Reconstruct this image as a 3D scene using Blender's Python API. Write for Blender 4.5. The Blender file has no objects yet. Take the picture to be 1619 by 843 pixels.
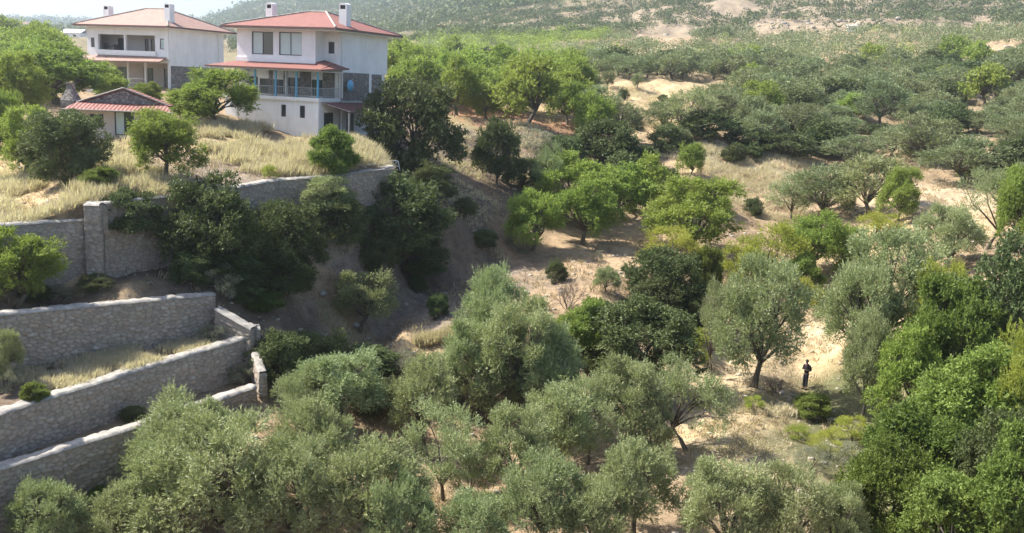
import bpy, bmesh, math, random
import numpy as np
from mathutils import Vector, Matrix

# ------------------------------------------------------------------ camera
SC = bpy.context.scene
COL = SC.collection
FPX, PW, PH = 1500.0, 1619.0, 843.0
PITCH = math.atan((421.5 - 130) / FPX)
ROLL = math.radians(2.6)
CAM = np.array([0.0, 0.0, 20.0])
R0 = np.array([1.0, 0, 0]); U0 = np.array([0, math.sin(PITCH), math.cos(PITCH)])
FW = np.array([0, math.cos(PITCH), -math.sin(PITCH)])
RI = math.cos(ROLL) * R0 + math.sin(ROLL) * U0
UI = -math.sin(ROLL) * R0 + math.cos(ROLL) * U0
cd = bpy.data.cameras.new('camera'); cam = bpy.data.objects.new('camera', cd); COL.objects.link(cam)
M = Matrix(((RI[0], UI[0], -FW[0], CAM[0]), (RI[1], UI[1], -FW[1], CAM[1]), (RI[2], UI[2], -FW[2], CAM[2]), (0, 0, 0, 1)))
cam.matrix_world = M
cd.sensor_width = 36; cd.lens = 36 * FPX / PW; cd.clip_start = 0.5; cd.clip_end = 20000
SC.camera = cam

# ------------------------------------------------------------------ sky, sun, exposure
SUN_EL, SUN_AZ = math.radians(50), math.radians(-74)      # azimuth from +Y towards +X
sun_dir = Vector((math.sin(SUN_AZ) * math.cos(SUN_EL), math.cos(SUN_AZ) * math.cos(SUN_EL), math.sin(SUN_EL)))
w = bpy.data.worlds.new('World'); SC.world = w; w.use_nodes = True
nt = w.node_tree; bg = nt.nodes['Background']
sky = nt.nodes.new('ShaderNodeTexSky'); sky.sky_type = 'NISHITA'; sky.sun_disc = False
sky.sun_elevation = SUN_EL; sky.sun_rotation = SUN_AZ; sky.air_density = 1.0; sky.dust_density = 2.0; sky.ozone_density = 1.0
nt.links.new(sky.outputs[0], bg.inputs[0]); bg.inputs[1].default_value = 0.105
sl = bpy.data.lights.new('sun', 'SUN'); sl.energy = 5.0; sl.angle = math.radians(0.6); sl.color = (1.0, 0.945, 0.84)
so = bpy.data.objects.new('sun', sl); COL.objects.link(so)
so.rotation_euler = sun_dir.to_track_quat('Z', 'Y').to_euler()
SC.view_settings.view_transform = 'Standard'; SC.view_settings.look = 'None'
SC.view_settings.exposure = 1.28; SC.view_settings.gamma = 1.0
cy = SC.cycles
SC.render.engine = 'CYCLES'
cy.max_bounces = 5; cy.diffuse_bounces = 3; cy.glossy_bounces = 2; cy.transmission_bounces = 4; cy.volume_bounces = 1; cy.transparent_max_bounces = 4
cy.use_denoising = True
cy.use_adaptive_sampling = True; cy.adaptive_threshold = 0.015

rng = np.random.default_rng(7)
random.seed(5)

# ------------------------------------------------------------------ helpers
def tag(o, label=None, cat=None, group=None, kind=None):
    if label: o['label'] = label
    if cat: o['category'] = cat
    if group: o['group'] = group
    if kind: o['kind'] = kind
    return o

def link(o, parent=None):
    COL.objects.link(o)
    if parent: o.parent = parent
    return o

def empty(name, loc, rz=0.0, sc=1.0, label=None, cat=None, group=None):
    o = bpy.data.objects.new(name, None); COL.objects.link(o)
    o.empty_display_size = 0.2; o.location = loc; o.rotation_euler = (0, 0, rz)
    o.scale = (sc, sc, sc) if not isinstance(sc, (tuple, list)) else sc
    return tag(o, label, cat, group)

def npmesh(name, V, Q, mat=None, smooth=False, attrs=None):
    """V (n,3), Q (m,4) quads; attrs {name: (domain, array)} floats or rgb"""
    me = bpy.data.meshes.new(name)
    V = np.asarray(V, np.float32); Q = np.asarray(Q, np.int32)
    me.vertices.add(len(V)); me.vertices.foreach_set('co', V.ravel())
    m, k = Q.shape
    me.loops.add(m * k); me.loops.foreach_set('vertex_index', Q.ravel())
    me.polygons.add(m); me.polygons.foreach_set('loop_start', np.arange(0, m * k, k, dtype=np.int32))
    try: me.polygons.foreach_set('loop_total', np.full(m, k, dtype=np.int32))
    except Exception: pass
    me.update(calc_edges=True)
    if smooth: me.polygons.foreach_set('use_smooth', np.ones(m, dtype=bool))
    for an, (dom, arr) in (attrs or {}).items():
        arr = np.asarray(arr, np.float32)
        if arr.ndim == 1:
            a = me.attributes.new(an, 'FLOAT', dom); a.data.foreach_set('value', arr)
        else:
            a = me.attributes.new(an, 'FLOAT_COLOR', dom)
            a.data.foreach_set('color', np.concatenate([arr, np.ones((len(arr), 1), np.float32)], 1).ravel())
    if mat: me.materials.append(mat)
    return me

def mobj(name, me, parent=None):
    return link(bpy.data.objects.new(name, me), parent)

class MB:
    """collects boxes, tubes and polygons, builds ONE mesh"""
    def __init__(s): s.v = []; s.f = []; s.uv = []
    def poly(s, pts, uv=None):
        b = len(s.v); s.v += [tuple(p) for p in pts]; s.f.append(list(range(b, b + len(pts)))); s.uv.append(uv)
    def box(s, x0, y0, z0, x1, y1, z1):
        x0, x1 = min(x0, x1), max(x0, x1); y0, y1 = min(y0, y1), max(y0, y1); z0, z1 = min(z0, z1), max(z0, z1)
        b = len(s.v)
        s.v += [(x0,y0,z0),(x1,y0,z0),(x1,y1,z0),(x0,y1,z0),(x0,y0,z1),(x1,y0,z1),(x1,y1,z1),(x0,y1,z1)]
        for f in ((0,3,2,1),(4,5,6,7),(0,1,5,4),(1,2,6,5),(2,3,7,6),(3,0,4,7)):
            s.f.append([b+i for i in f]); s.uv.append(None)
        return s
    def prism(s, quad, dz):
        """quad: 4 top points, thickened downwards by dz; uv laid along first edge"""
        q = [Vector(p) for p in quad]; u = (q[1]-q[0]).normalized()
        n = (q[1]-q[0]).cross(q[-1]-q[0]).normalized(); v = n.cross(u)
        s.poly(q, [((p-q[0]).dot(u), (p-q[0]).dot(v)) for p in q])
        lo = [p - Vector((0,0,dz)) for p in q]
        s.poly(lo[::-1])
        k = len(q)
        for i in range(k):
            j = (i+1) % k; s.poly([q[i], lo[i], lo[j], q[j]])
        return s
    def tube(s, pts, r, n=8, cap=True):
        pts = [Vector(p) for p in pts]; rs = r if isinstance(r, (list, tuple)) else [r]*len(pts)
        b = len(s.v)
        for i, p in enumerate(pts):
            d = (pts[min(i+1, len(pts)-1)] - pts[max(i-1, 0)]).normalized()
            a = d.orthogonal().normalized(); c = d.cross(a)
            for k in range(n):
                t = 2*math.pi*k/n; s.v.append(tuple(p + (a*math.cos(t)+c*math.sin(t))*rs[i]))
        for i in range(len(pts)-1):
            for k in range(n):
                s.f.append([b+i*n+k, b+i*n+(k+1)%n, b+(i+1)*n+(k+1)%n, b+(i+1)*n+k]); s.uv.append(None)
        if cap:
            s.f.append([b+k for k in range(n)][::-1]); s.uv.append(None)
            e = b+(len(pts)-1)*n; s.f.append([e+k for k in range(n)]); s.uv.append(None)
        return s
    def build(s, name, mat, parent=None, smooth=False, bevel=0):
        me = bpy.data.meshes.new(name); me.from_pydata(s.v, [], s.f)
        if any(u for u in s.uv):
            ul = me.uv_layers.new(name='UVMap')
            for p, u in zip(me.polygons, s.uv):
                if u:
                    for li, c in zip(p.loop_indices, u): ul.data[li].uv = c
        bm = bmesh.new(); bm.from_mesh(me); bmesh.ops.recalc_face_normals(bm, faces=bm.faces); bm.to_mesh(me); bm.free()
        if smooth:
            for p in me.polygons: p.use_smooth = True
        me.materials.append(mat)
        o = mobj(name, me, parent)
        if bevel:
            m = o.modifiers.new('b', 'BEVEL'); m.width = bevel; m.segments = 2; m.limit_method = 'ANGLE'
        return o

# ---- camera rays, used to lay the surveyed points of the place out in metres
def ray(px, py): return FW + (px-809.5)/FPX*RI + (421.5-py)/FPX*UI
def at(px, py, d): r = ray(px, py); return CAM + r/r[1]*d
def project(X, Y, Z):
    V = np.stack([X, Y, Z], -1) - CAM; d = V @ FW
    d = np.where(np.abs(d) < 1e-6, 1e-6, d)
    return 809.5 + FPX*(V@RI)/d, 421.5 - FPX*(V@UI)/d

# smooth value noise (numpy)
def vnoise(x, y, seed=0):
    xi = np.floor(x).astype(np.int64); yi = np.floor(y).astype(np.int64); fx = x-xi; fy = y-yi
    fx = fx*fx*(3-2*fx); fy = fy*fy*(3-2*fy)
    def h(a, b):
        n = (a*374761393 + b*668265263 + seed*974711) & 0xffffffff
        n = ((n ^ (n >> 13)) * 1274126177) & 0xffffffff
        return ((n ^ (n >> 16)) & 0xffff) / 65535.0
    return (h(xi,yi)*(1-fx)+h(xi+1,yi)*fx)*(1-fy) + (h(xi,yi+1)*(1-fx)+h(xi+1,yi+1)*fx)*fy
def fbm(x, y, seed=0, o=4):
    s = 0; a = .5
    for i in range(o): s = s + a*vnoise(x*2**i, y*2**i, seed+i*17); a *= .5
    return s

# ------------------------------------------------------------------ materials
class NT:
    def __init__(s, name):
        s.m = bpy.data.materials.new(name); s.m.use_nodes = True; s.t = s.m.node_tree
        s.b = s.t.nodes['Principled BSDF']; s.out = s.t.nodes['Material Output']
    def n(s, typ, **kw):
        o = s.t.nodes.new(typ)
        for k, v in kw.items(): setattr(o, k, v)
        return o
    def l(s, a, b): s.t.links.new(a, b)
    def ramp(s, fac, stops):
        r = s.n('ShaderNodeValToRGB'); cr = r.color_ramp
        while len(cr.elements) < len(stops): cr.elements.new(.5)
        for e, (p, c) in zip(cr.elements, stops): e.position = p; e.color = (*c, 1)
        s.l(fac, r.inputs[0]); return r.outputs[0]
    def mix(s, fac, a, b, mode='MIX'):
        m = s.n('ShaderNodeMix', data_type='RGBA', blend_type=mode)
        for k, v in ((0, fac), (6, a), (7, b)):
            if hasattr(v, 'links'): s.l(v, m.inputs[k])
            elif isinstance(v, (int, float)): m.inputs[k].default_value = v
            else: m.inputs[k].default_value = (*v, 1)
        return m.outputs[2]
    def math(s, op, a, b=0.0):
        m = s.n('ShaderNodeMath', operation=op)
        for k, v in ((0, a), (1, b)):
            if hasattr(v, 'links'): s.l(v, m.inputs[k])
            else: m.inputs[k].default_value = v
        return m.outputs[0]
    def noise(s, scale, detail=4, rough=.6, vec=None):
        x = s.n('ShaderNodeTexNoise'); x.inputs['Scale'].default_value = scale; x.inputs['Detail'].default_value = detail
        x.inputs['Roughness'].default_value = rough
        if vec is not None: s.l(vec, x.inputs['Vector'])
        return x.outputs[0]
    def bump(s, h, strength, dist):
        b = s.n('ShaderNodeBump'); b.inputs['Strength'].default_value = strength; b.inputs['Distance'].default_value = dist
        s.l(h, b.inputs['Height']); s.l(b.outputs[0], s.b.inputs['Normal']); return b
    def obj(s): return s.n('ShaderNodeTexCoord').outputs['Object']
    def attr(s, name): return s.n('ShaderNodeAttribute', attribute_name=name)

def plain(name, c, rough=.6, var=.12, scale=3, metal=0, bump=0):
    t = NT(name); v = t.obj(); nz = t.noise(scale, 5, .6, v)
    lo = tuple(x*(1-var) for x in c); hi = tuple(min(1, x*(1+var)) for x in c)
    t.l(t.ramp(nz, [(.3, lo), (.7, hi)]), t.b.inputs['Base Color'])
    t.b.inputs['Roughness'].default_value = rough; t.b.inputs['Metallic'].default_value = metal
    if bump: t.bump(t.noise(scale*6, 4, .6, v), bump, .02)
    return t.m

def leafmat(name, cols, var=.25, trans=.3, spec=.25, rough=.55):
    """cols: dark, mid, light real leaf colours; per-leaf tint attribute and per-plant variation"""
    t = NT(name)
    a = t.attr('tint').outputs['Fac']
    oi = t.n('ShaderNodeObjectInfo').outputs['Random']
    c = t.ramp(a, [(0, cols[0]), (.5, cols[1]), (1, cols[2])])
    hs = t.n('ShaderNodeHueSaturation')
    t.l(c, hs.inputs['Color'])
    t.l(t.math('ADD', .478, t.math('MULTIPLY', oi, .042)), hs.inputs['Hue'])
    t.l(t.math('ADD', 1-var, t.math('MULTIPLY', t.math('FRACT', t.math('MULTIPLY', oi, 7.31)), 2*var)), hs.inputs['Value'])
    t.l(hs.outputs[0], t.b.inputs['Base Color'])
    t.b.inputs['Roughness'].default_value = rough; t.b.inputs['Specular IOR Level'].default_value = spec
    tr = t.n('ShaderNodeBsdfTranslucent')
    tc = t.mix(.5, hs.outputs[0], (cols[2][0]*1.3, cols[2][1]*1.45, cols[2][2]*.7))
    t.l(tc, tr.inputs['Color'])
    ms = t.n('ShaderNodeMixShader'); ms.inputs[0].default_value = trans
    t.l(t.b.outputs[0], ms.inputs[1]); t.l(tr.outputs[0], ms.inputs[2]); t.l(ms.outputs[0], t.out.inputs[0])
    return t.m

ML = {
 'olive': leafmat('olive_leaf', [(.152,.180,.082), (.250,.286,.138), (.390,.425,.250)], .14, .22, .22, .5),
 'olive_dark': leafmat('far_olive_leaf', [(.098,.122,.058), (.168,.198,.100), (.30,.335,.205)], .22, .2, .15, .6),  # same olive with a darker leaf colour, used on the far trees
 'almond': leafmat('almond_leaf', [(.105,.148,.034), (.185,.242,.056), (.295,.355,.095)], .20, .36, .15),
 'oak': leafmat('evergreen_leaf', [(.050,.070,.029), (.090,.116,.046), (.150,.180,.078)], .2, .2, .15, .55),
 'lush': leafmat('broad_leaf', [(.070,.104,.028), (.138,.186,.046), (.245,.300,.085)], .30, .32, .12, .55),
 'yellow': leafmat('yellow_leaf', [(.17,.20,.045), (.27,.30,.065), (.40,.40,.10)], .15, .45, .2),
 'grey': leafmat('grey_leaf', [(.14,.145,.10), (.20,.205,.145), (.28,.28,.20)], .2, .25, .3),
 'straw': leafmat('dry_grass', [(.34,.28,.18), (.50,.43,.31), (.68,.62,.49)], .05, .3, .2),
 'weed': leafmat('weed_leaf', [(.22,.17,.10), (.36,.29,.18), (.50,.43,.28)], .1, .2, .1),
 'twig': leafmat('dry_twig', [(.20,.16,.13), (.30,.25,.21), (.42,.37,.32)], .1, .05, .2),
}
def bark():
    t = NT('bark'); v = t.obj(); m = t.n('ShaderNodeMapping'); m.inputs['Scale'].default_value = (1, 1, .25); t.l(v, m.inputs[0])
    nz = t.noise(14, 5, .7, m.outputs[0])
    t.l(t.ramp(nz, [(.3, (.05, .04, .03)), (.7, (.17, .14, .11))]), t.b.inputs['Base Color'])
    t.b.inputs['Roughness'].default_value = .9; t.bump(nz, .8, .03); return t.m
M_BARK = bark()
def plasterm():
    t = NT('white_plaster'); v = t.obj(); m = t.n('ShaderNodeMapping'); m.inputs['Scale'].default_value = (1.6, 1.6, .22); t.l(v, m.inputs[0])
    st = t.ramp(t.noise(2.2, 6, .7, m.outputs[0]), [(.45, (.83, .83, .83)), (.66, (.77, .765, .755)), (.84, (.63, .60, .56))])
    pt = t.ramp(t.noise(.7, 5, .6, v), [(.35, (.90, .90, .90)), (.6, (1, 1, 1))])
    t.l(t.mix(1.0, st, pt, 'MULTIPLY'), t.b.inputs['Base Color']); t.b.inputs['Roughness'].default_value = .85
    t.bump(t.noise(14, 4, .6, v), .15, .02); return t.m
M_WHITE = plasterm()
M_PINK = plain('pinkish_plaster', (.50, .45, .42), .8, .08, 1.5, bump=.15)
M_TRIM = plain('white_paint', (.80, .79, .78), .5, .04, 2)
M_FASCIA = plain('brown_fascia', (.16, .085, .07), .5, .1, 2)
M_BLUE = plain('blue_paint', (.12, .36, .55), .45, .06, 2)
M_DISH = plain('blue_dish', (.16, .42, .62), .4, .05, 2)
M_RAIL = plain('metal_rail', (.36, .37, .39), .4, .08, 4, .3)
M_FRAME = plain('dark_frame', (.06, .055, .055), .4, .1, 4)
M_DARK = plain('dark_interior', (.035, .032, .03), .9, .2, 2)
M_WOODD = plain('weathered_wood', (.28, .23, .19), .85, .3, 6, bump=.4)
M_CONC = plain('concrete', (.46, .44, .42), .85, .12, 2, bump=.3)
M_ROCK = plain('limestone', (.36, .32, .27), .9, .25, 1.2, bump=.6)
def glassm():
    t = NT('window_glass'); t.b.inputs['Base Color'].default_value = (.05, .06, .065, 1); t.b.inputs['Roughness'].default_value = .06
    t.b.inputs['Specular IOR Level'].default_value = .9
    t.bump(t.noise(1.2, 2, .5, t.obj()), .05, .02); return t.m
M_GLASS = glassm()
M_SKYPANE = plain('sky_tinted_pane', (.50, .60, .58), .35, .05, 1)  # pale base colour imitates the sky reflected in these panes
def tilem(name, c):
    t = NT(name); uv = t.n('ShaderNodeUVMap').outputs[0]
    br = t.n('ShaderNodeTexBrick'); t.l(uv, br.inputs['Vector'])
    br.inputs['Scale'].default_value = 1; br.inputs['Brick Width'].default_value = .26; br.inputs['Row Height'].default_value = .36
    br.inputs['Mortar Size'].default_value = .025; br.inputs['Color1'].default_value = (*c, 1)
    br.inputs['Color2'].default_value = (c[0]*.72, c[1]*.70, c[2]*.72, 1); br.inputs['Mortar'].default_value = (c[0]*.4, c[1]*.38, c[2]*.38, 1)
    st = t.mix(t.noise(1.3, 5, .6, t.obj()), br.outputs[0], (c[0]*1.2, c[1]*1.35, c[2]*1.4)); 
    t.l(t.mix(.5, br.outputs[0], st), t.b.inputs['Base Color']); t.b.inputs['Roughness'].default_value = .75
    wv = t.n('ShaderNodeTexWave', wave_profile='SIN'); wv.inputs['Scale'].default_value = 1.21; t.l(uv, wv.inputs[0])
    t.bump(wv.outputs['Fac'], .7, .06); return t.m
M_TILE = tilem('red_roof_tile', (.25, .09, .07))
M_TILE2 = tilem('faded_roof_tile', (.34, .20, .16))
def claddingm(name, c1, c2):
    t = NT(name); v = t.obj(); m = t.n('ShaderNodeMapping'); m.inputs['Scale'].default_value = (1, 1, 1.5); t.l(v, m.inputs[0])
    vo = t.n('ShaderNodeTexVoronoi'); vo.inputs['Scale'].default_value = 3.2; t.l(m.outputs[0], vo.inputs[0])
    ve = t.n('ShaderNodeTexVoronoi', feature='DISTANCE_TO_EDGE'); ve.inputs['Scale'].default_value = 3.2; t.l(m.outputs[0], ve.inputs[0])
    sep = t.n('ShaderNodeSeparateColor'); t.l(vo.outputs['Color'], sep.inputs[0])
    c = t.ramp(sep.outputs[0], [(0, c1), (1, c2)])
    e = t.ramp(ve.outputs[0], [(.02, (0, 0, 0)), (.09, (1, 1, 1))])
    t.l(t.mix(e, tuple(x*.5 for x in c1), c), t.b.inputs['Base Color']); t.b.inputs['Roughness'].default_value = .85
    t.bump(ve.outputs[0], .5, .08); return t.m
M_CLAD = claddingm('stone_cladding', (.17, .15, .14), (.32, .29, .26))
def rubblem():
    """dry-stone: per-stone colour and joint depth come from the modelled relief"""
    t = NT('rubble_stone'); a = t.attr('stone').outputs['Fac']; j = t.attr('joint').outputs['Fac']
    c = t.ramp(a, [(0, (.21, .145, .10)), (.3, (.32, .245, .185)), (.6, (.39, .325, .26)), (.85, (.38, .25, .17)), (1, (.47, .42, .36))])
    nz = t.noise(9, 6, .65, t.obj())
    c = t.mix(.45, c, t.ramp(nz, [(.3, (.22, .19, .16)), (.7, (.52, .48, .43))]))
    big = t.noise(.5, 4, .6, t.obj())
    c = t.mix(t.ramp(big, [(.45, (0, 0, 0)), (.75, (.35,)*3)]), c, (.16, .15, .12))
    t.l(t.mix(j, (.19, .165, .14), c), t.b.inputs['Base Color']); t.b.inputs['Roughness'].default_value = .9
    t.bump(nz, .6, .04); return t.m
M_RUB = rubblem()
M_COPE = plain('pale_coping_stone', (.29, .27, .245), .9, .38, 3.0, bump=.7)
def groundm():
    t = NT('ground'); c = t.attr('cover').outputs['Color']; v = t.obj()
    n1 = t.noise(1.6, 8, .7, v); n2 = t.noise(.22, 5, .6, v)
    n3 = t.noise(6.5, 6, .75, v)
    k = t.ramp(t.math('ADD', t.math('MULTIPLY', n1, .6), t.math('MULTIPLY', n3, .4)), [(.36, (.50, .47, .43)), (.48, (.92, .91, .90)), (.56, (1.08, 1.07, 1.05)), (.68, (1.35, 1.32, 1.26))])
    c1 = t.mix(1.0, c, k, 'MULTIPLY')
    k2 = t.ramp(n2, [(.35, (.80, .78, .76)), (.65, (1.15, 1.12, 1.1))])
    t.l(t.mix(1.0, c1, k2, 'MULTIPLY'), t.b.inputs['Base Color']); t.b.inputs['Roughness'].default_value = .95
    t.b.inputs['Specular IOR Level'].default_value = .15
    t.bump(t.math('ADD', n1, t.math('MULTIPLY', n3, .5)), .9, .14); return t.m
M_GROUND = groundm()

# ------------------------------------------------------------------ terrain
# surveyed ground points: picture x, y and metres out; tag L lower land, U upper plateau, B both
CP = """
0 450 43.0 L
150 447 45 L
290 445 48 L
0 470 41.6 L
200 462 44.2 L
340 470 47.8 L
420 497 49.5 L
420 470 51 L
430 440 52.2 L
480 500 53.5 L
560 512 56.0 L
640 528 54 L
540 528 54.2 L
450 535 48.5 L
440 620 45 L
560 600 48.5 L
660 585 51.5 L
600 690 43.5 L
640 640 47 L
400 700 40 L
300 800 36.5 L
450 843 35 L
600 850 35.5 B
800 843 36 B
1000 850 36.5 B
1200 850 37 B
780 665 48.5 L
820 560 52 L
700 540 53.5 L
600 470 60.5 L
700 470 62 L
640 440 63.5 L
760 460 63 L
700 420 69 L
640 400 68 L
600 420 61 L
560 400 58.5 L
480 400 56 L
400 420 53 L
530 340 59.2 L
440 345 56.7 L
300 410 50.3 L
600 330 62.6 L
800 420 71 L
870 480 61 L
900 440 66 L
950 500 58.5 B
960 410 73 B
900 385 76 L
840 395 74 L
780 395 75 L
760 360 79 L
700 350 76 L
700 300 80 L
760 300 85 L
850 330 84 L
800 270 90 L
700 250 84 B
850 250 93 B
900 300 91 B
700 215 90 B
760 225 96 B
850 210 101 B
640 290 72 B
640 350 69.5 L
680 180 108 B
780 195 105 B
880 200 107 B
960 240 100 B
1000 340 86 B
1040 370 82 B
980 300 94 B
1100 330 88 B
1100 400 78 B
1050 450 67 B
1050 520 62 B
1130 570 60 B
1130 500 66 B
950 580 54.5 B
900 640 50.5 B
1000 680 48.5 B
1180 690 47.5 B
1110 712 46.3 B
1195 610 55.5 B
1272 617 57 B
1290 480 69 B
1330 560 60 B
1230 540 63 B
1200 440 72 B
1290 450 73 B
1320 400 79 B
1240 650 52 B
1350 650 53 B
1400 720 47 B
1300 760 43 B
1450 600 54 B
1500 700 46 B
1600 850 35 B
1700 780 38 B
1600 600 51 B
1600 480 58 B
1500 500 60 B
1440 440 70 B
1440 350 80 B
1380 420 75 B
1500 400 73 B
1560 300 92 B
1640 380 72 B
1480 320 87 B
1460 280 98 B
1600 250 104 B
1250 330 94 B
1180 300 97 B
1230 270 103 B
1120 250 104 B
1080 225 108 B
1300 300 100 B
1350 250 110 B
1040 200 118 B
1000 205 114 B
1130 215 112 B
1240 232 112 B
1330 232 115 B
1150 188 126 B
1240 190 128 B
1330 205 124 B
1420 225 118 B
1520 220 118 B
1640 200 120 B
950 195 112 B
940 160 132 B
1050 165 134 B
1150 165 140 B
950 128 158 B
1050 130 162 B
1150 140 160 B
1250 160 148 B
1400 180 138 B
1550 160 145 B
1400 120 195 B
1250 110 210 B
1550 100 205 B
1640 80 215 B
1100 100 222 B
900 100 240 B
780 120 190 B
700 130 160 B
640 120 170 B
720 160 124 B
850 150 140 B
700 95 235 B
640 85 280 B
800 75 310 B
1000 62 340 B
1100 62 350 B
1300 48 350 B
1420 45 350 B
1600 48 330 B
1000 20 470 B
1300 15 450 B
1600 15 430 B
1300 -60 600 B
1000 -80 700 B
1700 -60 560 B
620 62 420 B
750 45 480 B
820 15 560 B
600 20 900 B
700 -30 1100 B
500 0 1150 B
440 -2 1250 B
390 13 1300 B
330 34 1350 B
300 50 1100 B
560 60 600 B
450 90 300 B
300 95 260 B
240 46 1900 B
330 45 1700 B
500 60 2300 B
900 80 2300 B
1500 80 2300 B
200 70 3200 B
-200 70 3200 B
800 90 3200 B
130 38 2300 B
0 39 2300 B
-150 42 2300 B
60 52 900 B
200 60 700 B
100 62 500 B
0 62 400 B
-200 60 500 B
0 85 180 B
80 78 230 B
180 70 300 B
360 100 180 B
0 130 112 B
60 150 90 B
-200 150 100 B
130 150 100 B
268 143 96 U
140 140 105 U
360 140 104 U
250 165 84 U
350 196 71 U
430 205 74.5 U
503 217 74 U
540 217 76 U
600 214 84 U
640 220 84 U
590 240 72 U
430 245 64.5 U
350 240 63 U
440 290 57.4 U
372 297 53.6 U
530 280 59.8 U
600 265 63.5 U
275 312 50 U
290 285 53 U
200 270 54 U
190 215 66 U
100 215 66 U
40 240 60 U
150 325 46 U
0 357 43.5 U
60 330 47 U
0 285 56 U
60 300 52 U
-150 340 44 U
-300 250 60 U
130 240 61 U
-200 700 30 L
-200 500 37 L
1900 900 30 B
2100 500 55 B
2100 250 110 B
2100 60 300 B
-600 300 60 U
-700 60 400 B
-700 600 33 L
"""
pts = []
for ln in CP.strip().splitlines():
    a, b, d, t_ = ln.split(); p = at(float(a), float(b), float(d)); pts.append((p[0], p[1], p[2], t_))
for p in ((-19.5, 31.5, 1.6), (-17, 34, 1.7), (-14.5, 37.2, 2.2), (-12, 41.2, 3.3), (-16, 29, 1.2), (-22, 27, 1.6), (-10, 37, 2.2), (-20, 14, 1), (0, 14, 1), (20, 14, 2), (-5, 26, 1.2), (8, 26, 1.2), (-19.7, 47, 9.5), (-19, 48, 9.5), (-18.2, 49.2, 9.5), (-21.2, 45.2, 9.5), (-19.4, 45.8, 9.3), (-17, 51.2, 9.7), (-19, 53, 9.7), (-21.5, 50, 9.7), (-24, 46.5, 9.8), (-14.6, 55.6, 10.2), (-16, 52.6, 10.2)): pts.append((*p, 'L'))
for p in ((0, 14, 1), (20, 14, 2), (8, 26, 1.2)): pts.append((*p, 'U'))
def wpt(x, y): return x/y*3.0, np.log(y)
class TPS:
    def __init__(s, P, lam=6e-4):
        P = np.array(P, float); s.a, s.b = wpt(P[:, 0], P[:, 1]); n = len(P)
        # work with the height relative to a plane through the eye so that near and far weigh alike
        z = (P[:, 2]-20)/P[:, 1]
        K = s.k(s.a[:, None]-s.a[None], s.b[:, None]-s.b[None]) + lam*np.eye(n)
        A = np.zeros((n+3, n+3)); A[:n, :n] = K; Pm = np.stack([np.ones(n), s.a, s.b], 1); A[:n, n:] = Pm; A[n:, :n] = Pm.T
        s.w = np.linalg.solve(A, np.concatenate([z, np.zeros(3)])); s.n = n
    def k(s, da, db):
        r2 = da*da+db*db; return .5*r2*np.log(r2+1e-12)
    def __call__(s, X, Y):
        a, b = wpt(X, Y); out = np.empty(a.size); af, bf = a.ravel(), b.ravel()
        for i in range(0, a.size, 40000):
            aa, bb = af[i:i+40000], bf[i:i+40000]
            out[i:i+40000] = s.k(aa[:, None]-s.a[None], bb[:, None]-s.b[None]) @ s.w[:s.n] + s.w[s.n] + s.w[s.n+1]*aa + s.w[s.n+2]*bb
        return 20 + out.reshape(a.shape)*Y
TL = TPS([p[:3] for p in pts if p[3] in 'LB'])
TU = TPS([p[:3] for p in pts if p[3] in 'UB'])

# wall lines in plan (x, y, top z)
def A3(px, py, d): p = at(px, py, d); return (p[0], p[1], p[2])
W1A = [A3(-260, 372, 38.5), A3(0, 357, 43.2), A3(135, 348, 46)]
W1B = [A3(150, 325, 46), A3(165, 322, 46.6), A3(275, 310, 50), A3(372, 297, 53.6), A3(440, 285, 57.4), A3(530, 279, 59.8), A3(622, 264, 63.6)]
WSTEP = [A3(150, 325, 46.2), A3(133, 290, 52.5)]
W2 = [A3(-260, 522, 34.5), A3(0, 498, 39), A3(340, 466, 47)]
WC = [A3(340, 489, 46.3), A3(397, 521, 45.6)]
W3 = [A3(-260, 738, 29.4), A3(0, 655, 34.4), A3(220, 585, 40.5), A3(395, 533, 46)]
WD = [A3(399, 560, 45.2), A3(411, 590, 43.6)]
W4 = [A3(-260, 830, 28.6), A3(0, 742, 33), A3(250, 665, 38.5), A3(405, 612, 43.5)]

w1x = np.array([p[0] for p in W1A] + [p[0] for p in W1B[1:]] + [-3.0, 0.5, 5, 12, 40]); 
w1y = np.array([p[1] for p in W1A] + [p[1] for p in W1B[1:]] + [69, 76, 84, 92, 120])
def w1blend(X, Y):
    sd = (Y - .28 - np.interp(X, w1x, w1y, left=w1y[0]-6))*.85
    wd = np.interp(X, [-9, -6, -1, 5], [.18, .8, 5, 9])
    t = np.clip(sd/wd*.5+.5, 0, 1); return t*t*(3-2*t)
def inpoly(X, Y, poly):
    r = np.zeros(X.shape, bool); n = len(poly)
    for i in range(n):
        x0, y0 = poly[i][:2]; x1, y1 = poly[(i+1) % n][:2]
        c = ((y0 > Y) != (y1 > Y)) & (X < (x1-x0)*(Y-y0)/((y1-y0) or 1e-9)+x0); r ^= c
    return r
def back(line, d=.27):
    L_ = np.array(line); t_ = np.gradient(L_[:, :2], axis=0); t_ /= np.hypot(t_[:, 0], t_[:, 1])[:, None]
    return [(x-ty*d, y+tx*d, z) for (x, y, z), (tx, ty) in zip(L_, t_)]
polyC = back(W3) + back([WC[0], WC[1]])[::-1] + back(W2)[::-1]
polyD = back(W4) + back([WD[0], WD[1]])[::-1] + back(W3)[::-1]
zC, zD = W3[2][2]-.12, W4[2][2]-.35
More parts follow.
